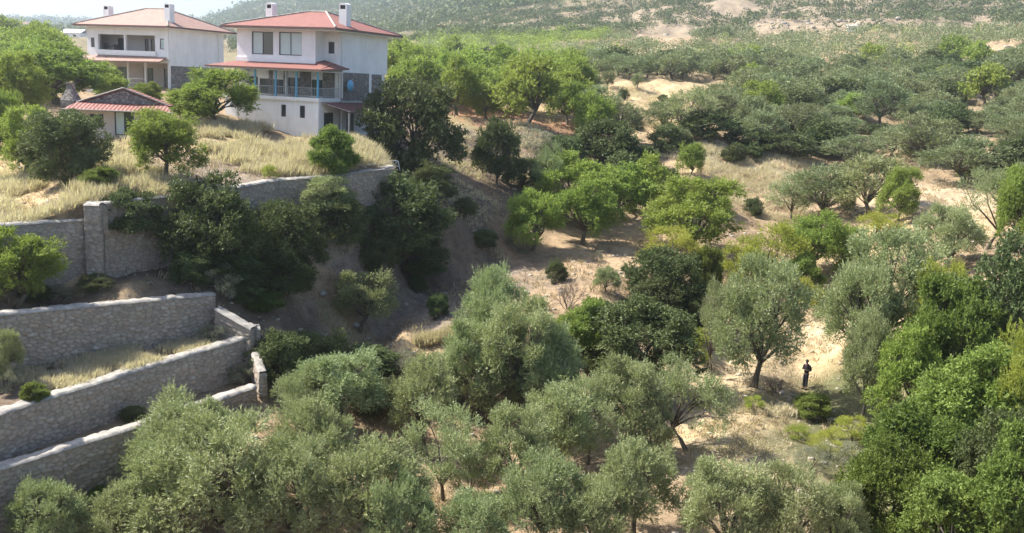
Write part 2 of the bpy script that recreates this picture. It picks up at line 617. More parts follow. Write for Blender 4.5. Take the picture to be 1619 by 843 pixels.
def ground_z(X, Y):
    X = np.asarray(X, float); Y = np.asarray(Y, float)
    lo = TL(X, Y); up = TU(X, Y); b = w1blend(X, Y)
    z = lo*(1-b)+up*b
    nz = (fbm(X*.35, Y*.35, 3)-.47)*np.clip(Y*.012, .25, 1.6)*1.1 + (fbm(X*.05, Y*.05, 9)-.47)*np.clip((Y-90)*.03, 0, 9)
    z = np.clip(z+nz, -2 + np.minimum(Y, 3)*.1, None); z = np.where(z > 120, 120+60*np.tanh((z-120)/60), z)
    nr = Y < 62
    if np.any(nr):
        c = inpoly(X, Y, polyC); d = inpoly(X, Y, polyD)
        z = np.where(c, zC+nz*.25+.12*(fbm(X*.8, Y*.8, 5)-.4), z); z = np.where(d, zD+nz*.2, z)
    return z
def gz(x, y): return float(ground_z(np.array([x]), np.array([y]))[0])
def hit(px, py, dmin=24, dmax=700):
    """where the line of sight through a surveyed picture point meets the ground"""
    r = ray(px, py); D = np.exp(np.linspace(math.log(dmin), math.log(dmax), 700)); X = CAM[0]+r[0]/r[1]*D; Z = CAM[2]+r[2]/r[1]*D
    g = ground_z(X, D); s = np.nonzero(Z < g)[0]
    i = s[0] if len(s) else 699
    return X[i], D[i], float(g[i])

yr = np.concatenate([np.arange(10, 26, .6), np.arange(26, 66, .18), np.arange(66, 150, .5), 150*np.exp(np.linspace(0, math.log(600/150), 180)), 600*np.exp(np.linspace(.012, math.log(3200/600), 70))])
sr = np.concatenate([np.linspace(-2.2, -.74, 26)[:-1], np.linspace(-.74, .74, 560), np.linspace(.74, 2.2, 26)[1:]])
S, Yg = np.meshgrid(sr, yr); Xg = S*Yg
Zg = ground_z(Xg, Yg)
# colour of the soil / litter / straw: patches placed on the land
SOIL = dict(straw=(.43, .335, .205), pale=(.44, .355, .24), red=(.36, .21, .135), litter=(.165, .13, .10), grey=(.24, .20, .16), tan=(.33, .25, .165), green=(.14, .145, .075), rock=(.28, .23, .17))
PATCH = """
60 320 48 9 7 straw
20 290 55 12 6 straw
400 240 63 13 9 straw
250 200 70 8 7 tan
440 270 58 6 4 straw
200 285 53 5 4 litter
200 455 44 12 3 litter
350 440 50 6 5 litter
500 470 57 9 6 grey
650 450 63 9 7 grey
740 440 66 8 6 grey
400 560 48 6 4 litter
600 600 49 7 4 litter
760 390 76 10 6 litter
640 340 70 8 9 litter
720 290 82 9 7 litter
680 350 73 8 8 litter
780 300 86 7 8 litter
900 410 74 6 7 tan
960 380 78 7 5 tan
860 480 61 4 4 tan
1010 350 85 6 5 tan
680 525 54 5 2 straw
570 525 55 4 2 tan
600 690 43 8 6 tan
560 800 37 9 5 tan
740 760 40 9 6 tan
900 700 44 9 5 tan
1150 690 47 7 5 pale
1180 680 48 5 3 pale
1190 665 50 5 3 straw
1280 560 61 7 10 pale
1250 600 58 5 5 straw
1130 560 58 6 7 pale
1290 490 69 5 6 pale
1350 710 48 4 4 green
1500 650 50 10 9 green
1550 780 40 10 8 green
1440 360 80 8 6 straw
1500 320 88 12 8 pale
1320 420 78 6 6 straw
1160 280 98 9 8 straw
1220 260 104 10 5 straw
1250 310 97 8 7 tan
1080 240 106 5 5 litter
1180 205 118 14 5 litter
1330 225 116 10 5 litter
1040 160 135 16 16 straw
980 150 140 14 14 straw
1120 150 148 14 14 straw
1000 195 117 12 5 straw
940 210 110 8 3 tan
1060 210 113 8 4 straw
720 185 108 9 9 red
790 195 105 9 6 red
860 200 106 7 5 red
740 225 95 9 6 litter
850 235 97 12 8 litter
950 260 98 7 8 litter
1390 210 120 10 5 pale
1400 245 112 10 4 tan
1320 115 200 24 18 pale
1040 55 360 26 18 tan
1080 75 300 22 12 tan
1440 44 350 50 26 red
1330 45 350 40 30 tan
1220 50 340 40 30 tan
1590 82 215 24 16 pale
1100 60 330 50 30 tan
1550 240 108 8 4 tan
1300 140 165 14 8 tan
1350 70 260 60 40 tan
1300 15 430 130 90 rock
1450 20 410 110 60 rock
"""
base = np.zeros(Xg.shape+(3,)); 
gn = fbm(Xg*.08, Yg*.08, 21)
far = np.clip((Yg-90)/200, 0, 1)
b0 = np.array(SOIL['tan'])*.8; b1 = np.array((.20, .18, .11)); b2 = np.array((.20, .17, .11))
base[:] = b0*(1-far[..., None]) + b1*far[..., None]
base = np.where((Yg > 330)[..., None], b2, base)
hillmix = np.clip((Yg-600)/500, 0, 1)[..., None]; base = base*(1-hillmix)+np.array((.115, .12, .085))*hillmix
wx = Xg+(fbm(Xg*.3, Yg*.3, 31)-.47)*8; wy = Yg+(fbm(Xg*.3, Yg*.3, 37)-.47)*10
for ln in PATCH.strip().splitlines():
    a, b, d, rx, ry, k = ln.split(); p = at(float(a), float(b), float(d))
    q = ((wx-p[0])/float(rx))**2 + ((wy-p[1])/float(ry))**2
    wgt = np.clip(1.5-q, 0, 1)[..., None]; base = base*(1-wgt)+np.array(SOIL[k])*wgt
inC = inpoly(Xg, Yg, polyC)
cpatch = np.array(at(235, 552, 43)); qc = ((Xg-cpatch[0])/3.3)**2+((Yg-cpatch[1])/3.0)**2
base = np.where(inC[..., None], np.array(SOIL['litter'])*1.2*(1-np.clip(1.4-qc, 0, 1)[..., None])+np.array(SOIL['straw'])*np.clip(1.4-qc, 0, 1)[..., None], base)
base *= (0.82+.36*fbm(Xg*.9, Yg*.9, 41))[..., None]
nR, nC = Xg.shape
idx = np.arange(nR*nC).reshape(nR, nC)
Qg = np.stack([idx[:-1, :-1], idx[:-1, 1:], idx[1:, 1:], idx[1:, :-1]], -1).reshape(-1, 4)
terr = mobj('ground', npmesh('ground', np.stack([Xg, Yg, Zg], -1).reshape(-1, 3), Qg, M_GROUND, True, {'cover': ('POINT', base.reshape(-1, 3))}))
tag(terr, 'dry straw and brown earth of the valley, its banks and the hillsides', 'ground', kind='structure')

#@@STRUCT
# ------------------------------------------------------------------ stone retaining walls
def worley(u, v, cu, cv, seed):
    """irregular coursed stones: returns (id value, distance to joint)"""
    gu = u/cu; gv = v/cv; iu = np.floor(gu).astype(int); iv = np.floor(gv).astype(int)
    F1 = np.full(u.shape, 9.); F2 = np.full(u.shape, 9.); ID = np.zeros(u.shape)
    def h(a, b, k):
        n = (a*73856093 ^ b*19349663 ^ (k+seed)*83492791) & 0x7fffffff; n = (n*1103515245+12345) & 0x7fffffff
        return ((n >> 8) & 0xffff)/65535.
    for da in (-1, 0, 1):
        for db in (-1, 0, 1):
            a = iu+da; b = iv+db
            d = np.hypot((a+.5+(h(a, b, 1)-.5)*.85+.25*(b % 2)-gu), (b+.5+(h(a, b, 2)-.5)*.7-gv)*.95)
            m = d < F1; F2 = np.where(m, F1, np.minimum(F2, d)); ID = np.where(m, h(a, b, 3), ID); F1 = np.where(m, d, F1)
    return ID, F2-F1
def stone_wall(name, label, line, foot, thick=.5, res=.055, group='stone retaining walls of the terraces', seed=0, cope=True, both=False):
    """line: top points of the face turned to the eye; foot: how far the face reaches down (a number, or one per point)"""
    L_ = np.array(line); foot = np.full(len(L_), foot, float) if np.isscalar(foot) else np.array(foot, float)
    seg = np.hypot(np.diff(L_[:, 0]), np.diff(L_[:, 1])); cum = np.concatenate([[0], np.cumsum(seg)])
    n = max(4, int(cum[-1]/res)); t = np.linspace(0, cum[-1], n)
    X = np.interp(t, cum, L_[:, 0]); Y = np.interp(t, cum, L_[:, 1]); Z = np.interp(t, cum, L_[:, 2]); Ft = np.interp(t, cum, foot)
    tx = np.gradient(X); ty = np.gradient(Y); ln = np.hypot(tx, ty); tx /= ln; ty /= ln
    nx, ny = ty, -tx                                     # towards the eye for lines running left to right
    nv = int(foot.max()/res)
    root = empty(name, (float(X[n//2]), float(Y[n//2]), float(Z[n//2]-Ft[n//2])), 0, 1, label, 'wall', group)
    off = np.array(root.location)
    def face(sgn, shift):
        v = np.linspace(0, 1, nv)
        U, Vv = np.meshgrid(t, v); dz = Vv*Ft[None]
        ID, J = worley(U+.1*np.sin(dz*5), dz+.06*np.sin(U*3), .36, .185, seed+(5 if sgn < 0 else 0))
        bump = np.clip(J*3, 0, 1)**.6
        dsp = .055*bump + .05*(ID-.5)*bump + .02*fbm(U*6, dz*6, seed, 3)
        dsp = dsp*np.clip(Vv*8, 0, 1)
        PX = X[None]+nx[None]*(dsp*sgn+shift); PY = Y[None]+ny[None]*(dsp*sgn+shift); PZ = Z[None]-dz
        P = np.stack([PX, PY, PZ], -1).reshape(-1, 3)-off
        i = np.arange(nv*n).reshape(nv, n); Q = np.stack([i[:-1, :-1], i[1:, :-1], i[1:, 1:], i[:-1, 1:]], -1).reshape(-1, 4)
        if sgn < 0: Q = Q[:, ::-1]
        return P, Q, ID.ravel(), bump.ravel()
    P1, Q1, I1, B1 = face(1, 0); P2, Q2, I2, B2 = face(-1, -thick)
    # ends
    i = np.arange(nv*n).reshape(nv, n); o = len(P1)
    E = [np.stack([i[:-1, c], i[:-1, c]+o, i[1:, c]+o, i[1:, c]], -1) for c in (0, -1)]
    Vs = np.concatenate([P1, P2]); Qs = np.concatenate([Q1, Q2+o, E[0], E[1][:, ::-1]])
    me = npmesh('rubble_face', Vs, Qs, M_RUB, False, {'stone': ('POINT', np.concatenate([I1, I2])), 'joint': ('POINT', np.concatenate([B1, B2]))})
    mobj('rubble_face', me, root)
    # uneven coping of flat stones
    w_ = np.linspace(-.04, 1.04, 9); m = max(3, int(cum[-1]/.11)); tt = np.linspace(-.03, cum[-1]+.03, m)
    cx = np.interp(tt, t, X); cy_ = np.interp(tt, t, Y); cz = np.interp(tt, t, Z); cnx = np.interp(tt, t, nx); cny = np.interp(tt, t, ny)
    T, Wd = np.meshgrid(tt, w_); ID, J = worley(T, Wd*thick, .62, .5, seed+9)
    hgt = .03+.04*np.clip(J*4, 0, 1)+.05*(ID-.5)+.035*fbm(T*4, Wd*4, seed+3, 3)
    edge = (np.abs(Wd-.5) > .5)
    hgt = np.where(edge, -.03, hgt); wob = .05*(fbm(T*2.2, Wd*0, seed+4, 3)-.45)
    PX = cx[None]-cnx[None]*(Wd*thick+wob-.05*(1-2*Wd)); PY = cy_[None]-cny[None]*(Wd*thick+wob-.05*(1-2*Wd)); PZ = cz[None]+hgt
    P = np.stack([PX, PY, PZ], -1).reshape(-1, 3)-off
    i = np.arange(9*m).reshape(9, m); Q = np.stack([i[:-1, :-1], i[:-1, 1:], i[1:, 1:], i[1:, :-1]], -1).reshape(-1, 4)
    mobj('coping', npmesh('coping', P, Q, M_COPE, False), root)
    return root
def rev(l): return l[::-1]
stone_wall('stone_retaining_wall', 'tall stone wall holding up the straw grass terrace at the left edge', W1A, [4.6, 4.6, 5.0], seed=1)
stone_wall('stone_retaining_wall', 'long curving grey stone wall below the house, half hidden by dark bushes', W1B, [5.6, 5.6, 5.2, 4.4, 4.2, 4.4, 5.4], seed=2)
p0 = W1B[0]
stone_wall('stone_pier', 'square pale stone pier where the upper wall steps up beside the dark shrub', [(p0[0]-.40, p0[1]-.33, p0[2]+.06), (p0[0]+.32, p0[1]-.22, p0[2]+.06)], 5.6, .8, seed=3, group=None)
stone_wall('stone_step_wall', 'narrow pale stone wall running back from the pier past the straw grass', rev([WSTEP[0], ((WSTEP[0][0]+WSTEP[1][0])/2, (WSTEP[0][1]+WSTEP[1][1])/2, WSTEP[0][2]+.15), (WSTEP[1][0], WSTEP[1][1], WSTEP[1][2]+.1)]), 1.4, .5, seed=4)
stone_wall('stone_retaining_wall', 'stone wall behind the small terrace with the sunlit straw patch', W2, [3.2, 2.4, 2.4], seed=5)
stone_wall('stone_end_wall', 'short sloping stone wall closing the right end of the straw patch terrace', WC, [1.8, 2.4], .45, seed=6)
stone_wall('stone_retaining_wall', 'stone wall with a sunlit top in front of the straw patch terrace', W3, [2.6, 2.4, 2.4, 2.8], seed=7)
q0 = W3[-1]
stone_wall('stone_pier', 'small square stone pillar at the corner of the straw patch terrace', [(q0[0]-.12, q0[1]-.12, q0[2]+.42), (q0[0]+.5, q0[1]+.12, q0[2]+.42)], 2.6, .6, seed=8, group=None)
stone_wall('stone_end_wall', 'short stone wall dropping from the terrace corner towards the climbing shrub', WD, [1.6, 1.2], .3, seed=9)
stone_wall('stone_retaining_wall', 'lowest stone wall, behind the foreground olives at the bottom left', W4, [5, 4.2, 3.4, 2.6], seed=10)

# ------------------------------------------------------------------ buildings
def box(parent, name, mat, *b, bevel=0):
    return MB().box(*b).build(name, mat, parent, bevel=bevel)
def wall_panel(mb, axis, c, a0, a1, z0, z1, th, holes=()):
    """vertical wall at y=c (axis 'x') or x=c (axis 'y'), thickness th, with real openings"""
    As = sorted({a0, a1, *[h[0] for h in holes], *[h[1] for h in holes]}); Zs = sorted({z0, z1, *[h[2] for h in holes], *[h[3] for h in holes]})
    def solid(i, j):
        if i < 0 or j < 0 or i >= len(As)-1 or j >= len(Zs)-1: return False
        a = (As[i]+As[i+1])/2; z = (Zs[j]+Zs[j+1])/2
        return not any(h[0] < a < h[1] and h[2] < z < h[3] for h in holes)
    def P(a, d, z): return (a, c+d, z) if axis == 'x' else (c+d, a, z)
    for i in range(len(As)-1):
        for j in range(len(Zs)-1):
            if not solid(i, j): continue
            x0, x1, y0, y1 = As[i], As[i+1], Zs[j], Zs[j+1]
            mb.poly([P(x0, 0, y0), P(x1, 0, y0), P(x1, 0, y1), P(x0, 0, y1)]); mb.poly([P(x0, th, y0), P(x0, th, y1), P(x1, th, y1), P(x1, th, y0)])
            if not solid(i-1, j): mb.poly([P(x0, 0, y0), P(x0, 0, y1), P(x0, th, y1), P(x0, th, y0)])
            if not solid(i+1, j): mb.poly([P(x1, 0, y0), P(x1, th, y0), P(x1, th, y1), P(x1, 0, y1)])
            if not solid(i, j-1): mb.poly([P(x0, 0, y0), P(x0, th, y0), P(x1, th, y0), P(x1, 0, y0)])
            if not solid(i, j+1): mb.poly([P(x0, 0, y1), P(x1, 0, y1), P(x1, th, y1), P(x0, th, y1)])
def window(parent, x0, x1, z0, z1, y, panes=(), name='window', label=None, th=.06):
    """frame bars set in the opening; panes: list of 'glass'/'curtain' from left to right"""
    f = MB(); n = max(1, len(panes)); b = .07
    f.box(x0, y, z0, x1, y+th, z0+b).box(x0, y, z1-b, x1, y+th, z1)
    xs = [x0+(x1-x0)*k/n for k in range(n+1)]
    for k, x in enumerate(xs):
        l = x if k == 0 else x-b/2 if k < n else x-b
        f.box(l, y, z0+b, l+b, y+th, z1-b)
    o = f.build(name, M_FRAME, parent)
    if label: o['label'] = label
    for k, p in enumerate(panes):
        MB().box(xs[k]+b*.4, y+.025, z0+b*.4, xs[k+1]-b*.4, y+.04, z1-b*.4).build('pane', M_SKYPANE if p == 'sky_pane' else M_GLASS, o)
    return o
def chimney(parent, x, y, z0, z1, w=.62, d=.62):
    c = MB(); c.box(x-w/2, y-d/2, z0, x+w/2, y+d/2, z1-.42)
    for sx in (-1, 1): c.box(x+sx*w/2-(.1 if sx > 0 else 0), y-d/2, z1-.42, x+sx*w/2+(0 if sx > 0 else .1), y+d/2, z1-.12)
    c.box(x-w/2+.1, y-.06, z1-.42, x+w/2-.1, y+.06, z1-.12)
    n = 8; a = [(x+math.cos(math.pi*k/n)*w/2, z1-.12+math.sin(math.pi*k/n)*.18) for k in range(n+1)]
    for k in range(n):
        c.poly([(a[k][0], y-d/2, a[k][1]), (a[k+1][0], y-d/2, a[k+1][1]), (a[k+1][0], y+d/2, a[k+1][1]), (a[k][0], y+d/2, a[k][1])])
    for yy in (y-d/2, y+d/2): c.poly([(px_, yy, pz_) for px_, pz_ in a])
    o = c.build('chimney', M_WHITE, parent)
    box(o, 'flue', M_DARK, x-w/2+.11, y-d/2+.05, z1-.42, x+w/2-.11, y-.08, z1-.13)
    return o
def hip_roof(parent, mat, x0, x1, y0, y1, ze, ra, rb, zr, ridge_mat, fascia=M_FASCIA, th=.14):
    """eaves rectangle at ze, ridge from ra to rb (x, y) at zr"""
    r = MB(); A = (x0, y0, ze); B = (x1, y0, ze); C_ = (x1, y1, ze); D = (x0, y1, ze); R1 = (*ra, zr); R2 = (*rb, zr)
    r.prism([A, B, R2, R1], th); r.prism([C_, D, R1, R2], th); r.prism([B, C_, R2], th); r.prism([D, A, R1], th)
    o = r.build('roof', mat, parent)
    c = MB()
    for a, b in ((A, R1), (B, R2), (C_, R2), (D, R1), (R1, R2)):
        c.tube([Vector(a)+Vector((0, 0, .03)), Vector(b)+Vector((0, 0, .03))], .085, 6)
    c.build('ridge_caps', ridge_mat, o)
    f = MB()
    f.box(x0-.1, y0-.1, ze-.17, x1+.1, y0-.005, ze-.01); f.box(x0-.1, y1+.005, ze-.17, x1+.1, y1+.1, ze-.01)
    f.box(x0-.1, y0, ze-.17, x0-.005, y1, ze-.01); f.box(x1+.005, y0, ze-.17, x1+.1, y1, ze-.01)
    f.build('gutter', fascia, o)
    return o

HZ = math.radians(-22)
# --- house 1: three storeys, red tiles, blue porch posts.  local x to the right, y back, origin at the front right corner
P0 = at(538, 215, 76)
h1 = empty('house', tuple(P0), HZ, 1, 'white three storey house with red tiled roof and blue porch posts', 'house', 'hillside villas')
wmb = MB(); TH = .24
def W(*a, **k): wall_panel(wmb, *a, **k)
# upper front walls: bay (y -1.2) and recessed strip (y 0)
W('x', -1.2, -9.03, -1.57, 5.62, 8.02, TH, holes=[(-7.59, -5.52, 6.09, 7.86), (-4.98, -2.84, 6.09, 7.88)])
W('y', -1.57, -1.2+TH, 0, 5.62, 8.02, -TH); W('y', -9.03, -1.2+TH, 7.25, -.6, 8.02, TH, holes=[(1.2, 2.2, 6.2, 7.4)])
W('x', 0, -1.57, 0, 5.3, 8.02, TH, holes=[(-1.18, -.61, 6.37, 7.28)])
W('y', 0, TH, 7.22, 4.98, 8.02, -TH)
W('y', 0, TH, 6.55, -.6, 4.98, -TH)
W('x', 7.0, -8.79, -.24, -.6, 8.02, TH)
# ground floor inner wall
W('x', 0, -8.79, -.24, 2.75, 5.3, TH, holes=[(-7.77, -6.85, 2.97, 4.53), (-6.41, -5.42, 2.97, 4.5), (-4.99, -3.83, 2.93, 4.7), (-2.74, -1.7, 3.0, 4.62)])
wmb.box(-9.02, -1.19, 5.47, -1.58, 0, 5.61)
wmb.build('wall', M_WHITE, h1)
box(h1, 'base_band', M_TRIM, -9.1, -1.29, 5.52, -1.5, -1.203, 5.84); 
inn = MB().box(-8.7, .9, 2.8, -.4, .96, 7.9).build('unlit_room_backing', M_DARK, h1)  # near-black sheet, its colour stands in for unlit rooms
box(h1, 'floor_slab', M_CONC, -8.78, .25, 5.3, -.25, 6.9, 5.5)
# basement
b = MB()
wall_panel(b, 'x', -2.9, -8.9, -.12, -.8, 2.66, TH, holes=[(-3.56, -3.10, 1.38, 2.31), (-1.84, -1.35, 1.37, 2.31)])
wall_panel(b, 'y', -.12, -2.9+TH, -.003, -.8, 2.66, -TH, holes=[(-2.15, -.75, -.1, 1.85)])
wall_panel(b, 'y', -8.9, -2.9+TH, -.003, -.8, 2.66, TH)
b.build('basement_wall', M_WHITE, h1)
box(h1, 'deck', M_TRIM, -9.05, -3.05, 2.663, -.02, -.003, 2.93)
window(h1, -3.56, -3.10, 1.38, 2.31, -2.82, ['glass']); window(h1, -1.84, -1.35, 1.37, 2.31, -2.82, ['glass'])
window(h1, -7.59, -5.52, 6.09, 7.86, -1.12, ['sky_pane', 'glass'], label='wide upper window, left pane coloured pale for reflected sky')
window(h1, -4.98, -2.84, 6.09, 7.88, -1.12, ['sky_pane', 'sky_pane'], label='wide upper window with two panes coloured pale for reflected sky')
window(h1, -1.18, -.61, 6.37, 7.28, .08, ['glass'])
for x0, x1, z1 in ((-9.2+.5, -8.3+.2, 4.5), (-7.77, -6.85, 4.53), (-6.41, -5.42, 4.5), (-4.99, -3.83, 4.7), (-2.74, -1.7, 4.62)):
    if x0 < -8: continue
    dz = z1-.32
    d = window(h1, x0, x1, 2.96, dz, .07, ['glass', 'glass'], name='door')
    box(h1, 'shutter_box', M_TRIM, x0+.002, -.05, dz, x1-.002, .12, z1-.002)
window(h1, -8.72, -7.95, 3.4, 4.3, -.06, ['glass', 'glass'])
# stone on porch wall and on the side
for x0, x1 in ((-6.82, -6.44), (-5.38, -5.2), (-3.8, -2.77), (-1.67, -.55)): box(h1, 'stone_cladding', M_CLAD, x0, -.035, 2.95, x1, -.003, 4.95)
box(h1, 'column', M_TRIM, -5.17, -.16, 2.94, -5.01, -.04, 5.28)
box(h1, 'stone_cladding', M_CLAD, .003, .1, 2.75, .05, 4.2, 4.96); box(h1, 'stone_cladding', M_CLAD, .003, 4.68, 2.72, .05, 6.25, 4.92)
box(h1, 'ledge', M_CONC, .003, -.1, 2.6, .22, 6.5, 2.71)
# porch posts, rail
for x in (-7.83, -5.97, -4.04, -2.13, -.18): box(h1, 'porch_post', M_BLUE, x-.065, -2.97, 2.935, x+.065, -2.84, 5.02)
rl = MB()
for z in (3.66, 3.05): rl.box(-8.95, -2.93, z, -.12, -2.88, z+.05); rl.box(-.15, -2.88, z, -.1, -.05, z+.05)
x = -8.9
while x < -.15: rl.box(x, -2.92, 3.1, x+.02, -2.895, 3.66); x += .15
y = -2.8
while y < -.1: rl.box(-.14, y, 3.1, -.115, y+.02, 3.66); y += .15
rl.build('railing', M_RAIL, h1)
# porch roof, hipped at the right corner
pr = MB()
pr.prism([(-10.1, -3.65, 5.1), (.6, -3.65, 5.1), (-.2, -1.2, 5.52), (-9.1, -1.2, 5.52)], .1)
pr.prism([(-9.1, -1.203, 5.517), (-9.1, -1.2, 5.52), (-10.1, -3.65, 5.1), (-10.1, 1.5, 5.1)], .1)
pr.prism([(.6, -3.65, 5.1), (.6, .0, 5.3), (-1.5, -.003, 5.85), (-1.5, -1.2, 5.66)], .1)
po = pr.build('porch_roof', M_TILE, h1)
f = MB(); f.box(-10.2, -3.75, 4.96, .7, -3.655, 5.09); f.prism([(.61, -3.65, 5.1), (.70, -3.65, 5.1), (.70, .1, 5.31), (.61, .1, 5.31)], .14); f.build('gutter', M_FASCIA, po)
box(po, 'soffit', M_TRIM, -9.9, -3.5, 4.9, .4, -.27, 4.955)
# main roof
box(h1, 'soffit', M_TRIM, -9.75, -2.0, 8.025, .75, 8.1, 8.1)
rf = hip_roof(h1, M_TILE, -9.85, .8, -2.05, 8.2, 8.27, (-5.3, 3.2), (-3.5, 3.2), 9.75, M_COPE)
chimney(rf, -.25, .9, 8.3, 10.25, .68, .68); chimney(rf, -8.5, 2.6, 8.3, 10.35, .64, .64)
# downpipes, dish
for x, y in ((.06, .12), (-.06, -.06)): MB().tube([(x, y, 8.0), (x, y, 2.95)], .045, 8).build('downpipe', M_TRIM, h1)
ds = MB()
for i in range(5):
    for k in range(16):
        def q(i_, k_):
            r_ = .46*i_/5; a_ = 2*math.pi*k_/16; return (.62+.18*(r_/.46)**2*-1, .72+r_*math.cos(a_), 3.95+r_*math.sin(a_))
        ds.poly([q(i, k), q(i+1, k), q(i+1, k+1), q(i, k+1)]); ds.poly([(v_[0]-.02, v_[1], v_[2]) for v_ in (q(i, k), q(i, k+1), q(i+1, k+1), q(i+1, k))])
dd = ds.build('satellite_dish', M_DISH, h1, smooth=True); dd.rotation_euler = (0, 0, 0)
MB().tube([(.05, .7, 3.6), (.25, .72, 3.6), (.42, .72, 3.9)], .03, 8).tube([(.44, .72, 3.9), (.95, .72, 3.8)], .015, 6).build('dish_arm', M_RAIL, dd)
# lower awning on the right side
aw = MB(); aw.prism([(.0, -2.6, 2.62), (0.01, 4.2, 2.62), (2.1, 4.0, 2.02), (2.1, -2.0, 2.02)][::-1], .09)
ao = aw.build('awning_roof', M_TILE, h1)
ff = MB(); ff.tube([(.0, -2.65, 2.62), (2.12, -2.03, 2.03)], .05, 6); ff.tube([(2.12, -2.03, 2.0), (2.12, 4.05, 2.0)], .05, 6); ff.build('awning_edge', M_COPE, ao)
for y in (-1.9, .9, 3.8): box(h1, 'awning_post', M_CONC, 1.93, y-.06, -.6, 2.05, y+.06, 1.93)
window(h1, -.2, -.14, -.1, 1.85, -.9, [], name='door')
dr = MB().box(-.24, -2.15, -.1, -.19, -.75, 1.85).build('side_door', M_FRAME, h1)
MB().box(-.185, -2.0, .1, -.175, -1.5, 1.7).box(-.185, -1.4, .1, -.175, -.9, 1.7).build('pane', M_GLASS, dr)
MB().box(.003, .9, -.6, .05, 1.9, 1.7).build('back_door', M_FRAME, h1)
box(h1, 'terrace_slab', M_CONC, -.1, -2.9, -2.2, 2.6, 5.0, -.03)

# --- house 2: two storeys with an upper balcony
Q0 = at(268, 143, 96)
h2 = empty('house', tuple(Q0), HZ, 1, 'white two storey house with faded roof and open upper balcony, left of the other villa', 'house', 'hillside villas')
wb = MB()
wall_panel(wb, 'x', 0, -10.6, 0, 3.0, 5.95, TH, holes=[(-9.12, -5.7, 3.72, 5.28), (-5.48, -1.7, 3.72, 5.28), (-10.1, -9.6, 3.95, 4.9), (-1.1, -.56, 3.97, 5.0)])
wall_panel(wb, 'y', 0, TH, 8.3, -.4, 5.95, -TH); wall_panel(wb, 'y', -10.6, TH, 8.3, -.4, 5.95, TH); wall_panel(wb, 'x', 8.06, -10.36, -.24, -.4, 5.95, TH)
wb.box(-10.36, TH, 2.9, -.24, 2.2, 3.1)
wb.build('wall', M_WHITE, h2)
wi = MB(); wall_panel(wi, 'x', 1.7, -10.36, -.24, -.3, 5.9, .15, holes=[(-8.2, -7.0, 3.3, 5.0), (-4.6, -4.1, 3.3, 5.0), (-3.8, -2.9, 3.3, 5.0), (-8.6, -7.0, 0, 2.1), (-4.9, -3.6, 0, 2.1), (-2.2, -.9, 0, 2.1)])
wi.build('balcony_wall', M_PINK, h2)
for a_, b_, c_, d_ in ((-8.2, -7.0, 3.3, 5.0), (-4.6, -4.1, 3.3, 5.0), (-3.8, -2.9, 3.3, 5.0), (-8.6, -7.0, .02, 2.1), (-4.9, -3.6, .02, 2.1), (-2.2, -.9, .02, 2.1)):
    window(h2, a_, b_, c_, d_, 1.76, ['glass', 'glass'], name='balcony_door')
window(h2, -10.1, -9.6, 3.95, 4.9, .08, ['glass']); window(h2, -1.1, -.56, 3.97, 5.0, .08, ['sky_pane'])
box(h2, 'balcony_parapet', M_TRIM, -9.3, -.16, 3.25, -1.55, -.003, 3.74)
box(h2, 'stone_cladding', M_CLAD, .003, .25, -.3, .05, 8.0, 2.4)
g = MB(); 
for x in (-7.6, -5.3, -3.05, -.06): box(h2, 'porch_column', M_TRIM, x-.09, -.02, -.35, x+.09, .16, 2.75)
box(h2, 'porch_beam', M_TRIM, -10.5, .0, 2.62, -.02, .2, 2.9)
rl = MB()
for z in (.95, .5): rl.box(-5.2, .05, z, -3.14, .1, z+.06)
rl.build('railing', M_TRIM, h2)
box(h2, 'plinth', M_CONC, -10.7, -.3, -.9, .3, .25, -.36)
pr = MB(); pr.prism([(-11.2, -1.7, 2.55), (.35, -1.7, 2.75), (-.3, -.01, 3.22), (-10.9, -.01, 3.15)], .1)
po = pr.build('porch_roof', M_TILE2, h2); MB().prism([(-11.3, -1.8, 2.56), (.45, -1.8, 2.77), (.45, -1.71, 2.77), (-11.3, -1.71, 2.56)], .13).build('gutter', M_FASCIA, po)
sw = MB(); sw.box(-8.9, .35, 3.1, -8.84, .9, 4.4).box(-7.4, .35, 3.1, -7.34, .9, 4.3); sw.tube([(-8.9, .6, 4.4), (-8.2, .6, 4.0), (-7.35, .6, 4.3)], .04, 6)
tag(sw.build('swing_frame', M_FRAME, None), 'dark metal frame standing on the upper balcony of the left house', 'swing').matrix_world = h2.matrix_basis if False else Matrix.Translation(Vector(Q0)) @ Matrix.Rotation(HZ, 4, 'Z')
box(h2, 'soffit', M_TRIM, -11.3, -.8, 5.955, .75, 9.0, 6.03)
rf = hip_roof(h2, M_TILE2, -11.45, .8, -.9, 9.3, 6.2, (-6.6, 4.2), (-4.0, 4.2), 8.15, M_COPE)
chimney(rf, -.6, .9, 6.3, 8.45, .7, .7); chimney(rf, -10.2, 2.6, 6.3, 8.3, .7, .7)
for y in (.1, 7.4): MB().tube([(.06, y, 5.9), (.06, y, 0)], .05, 8).build('downpipe', M_TRIM, h2)

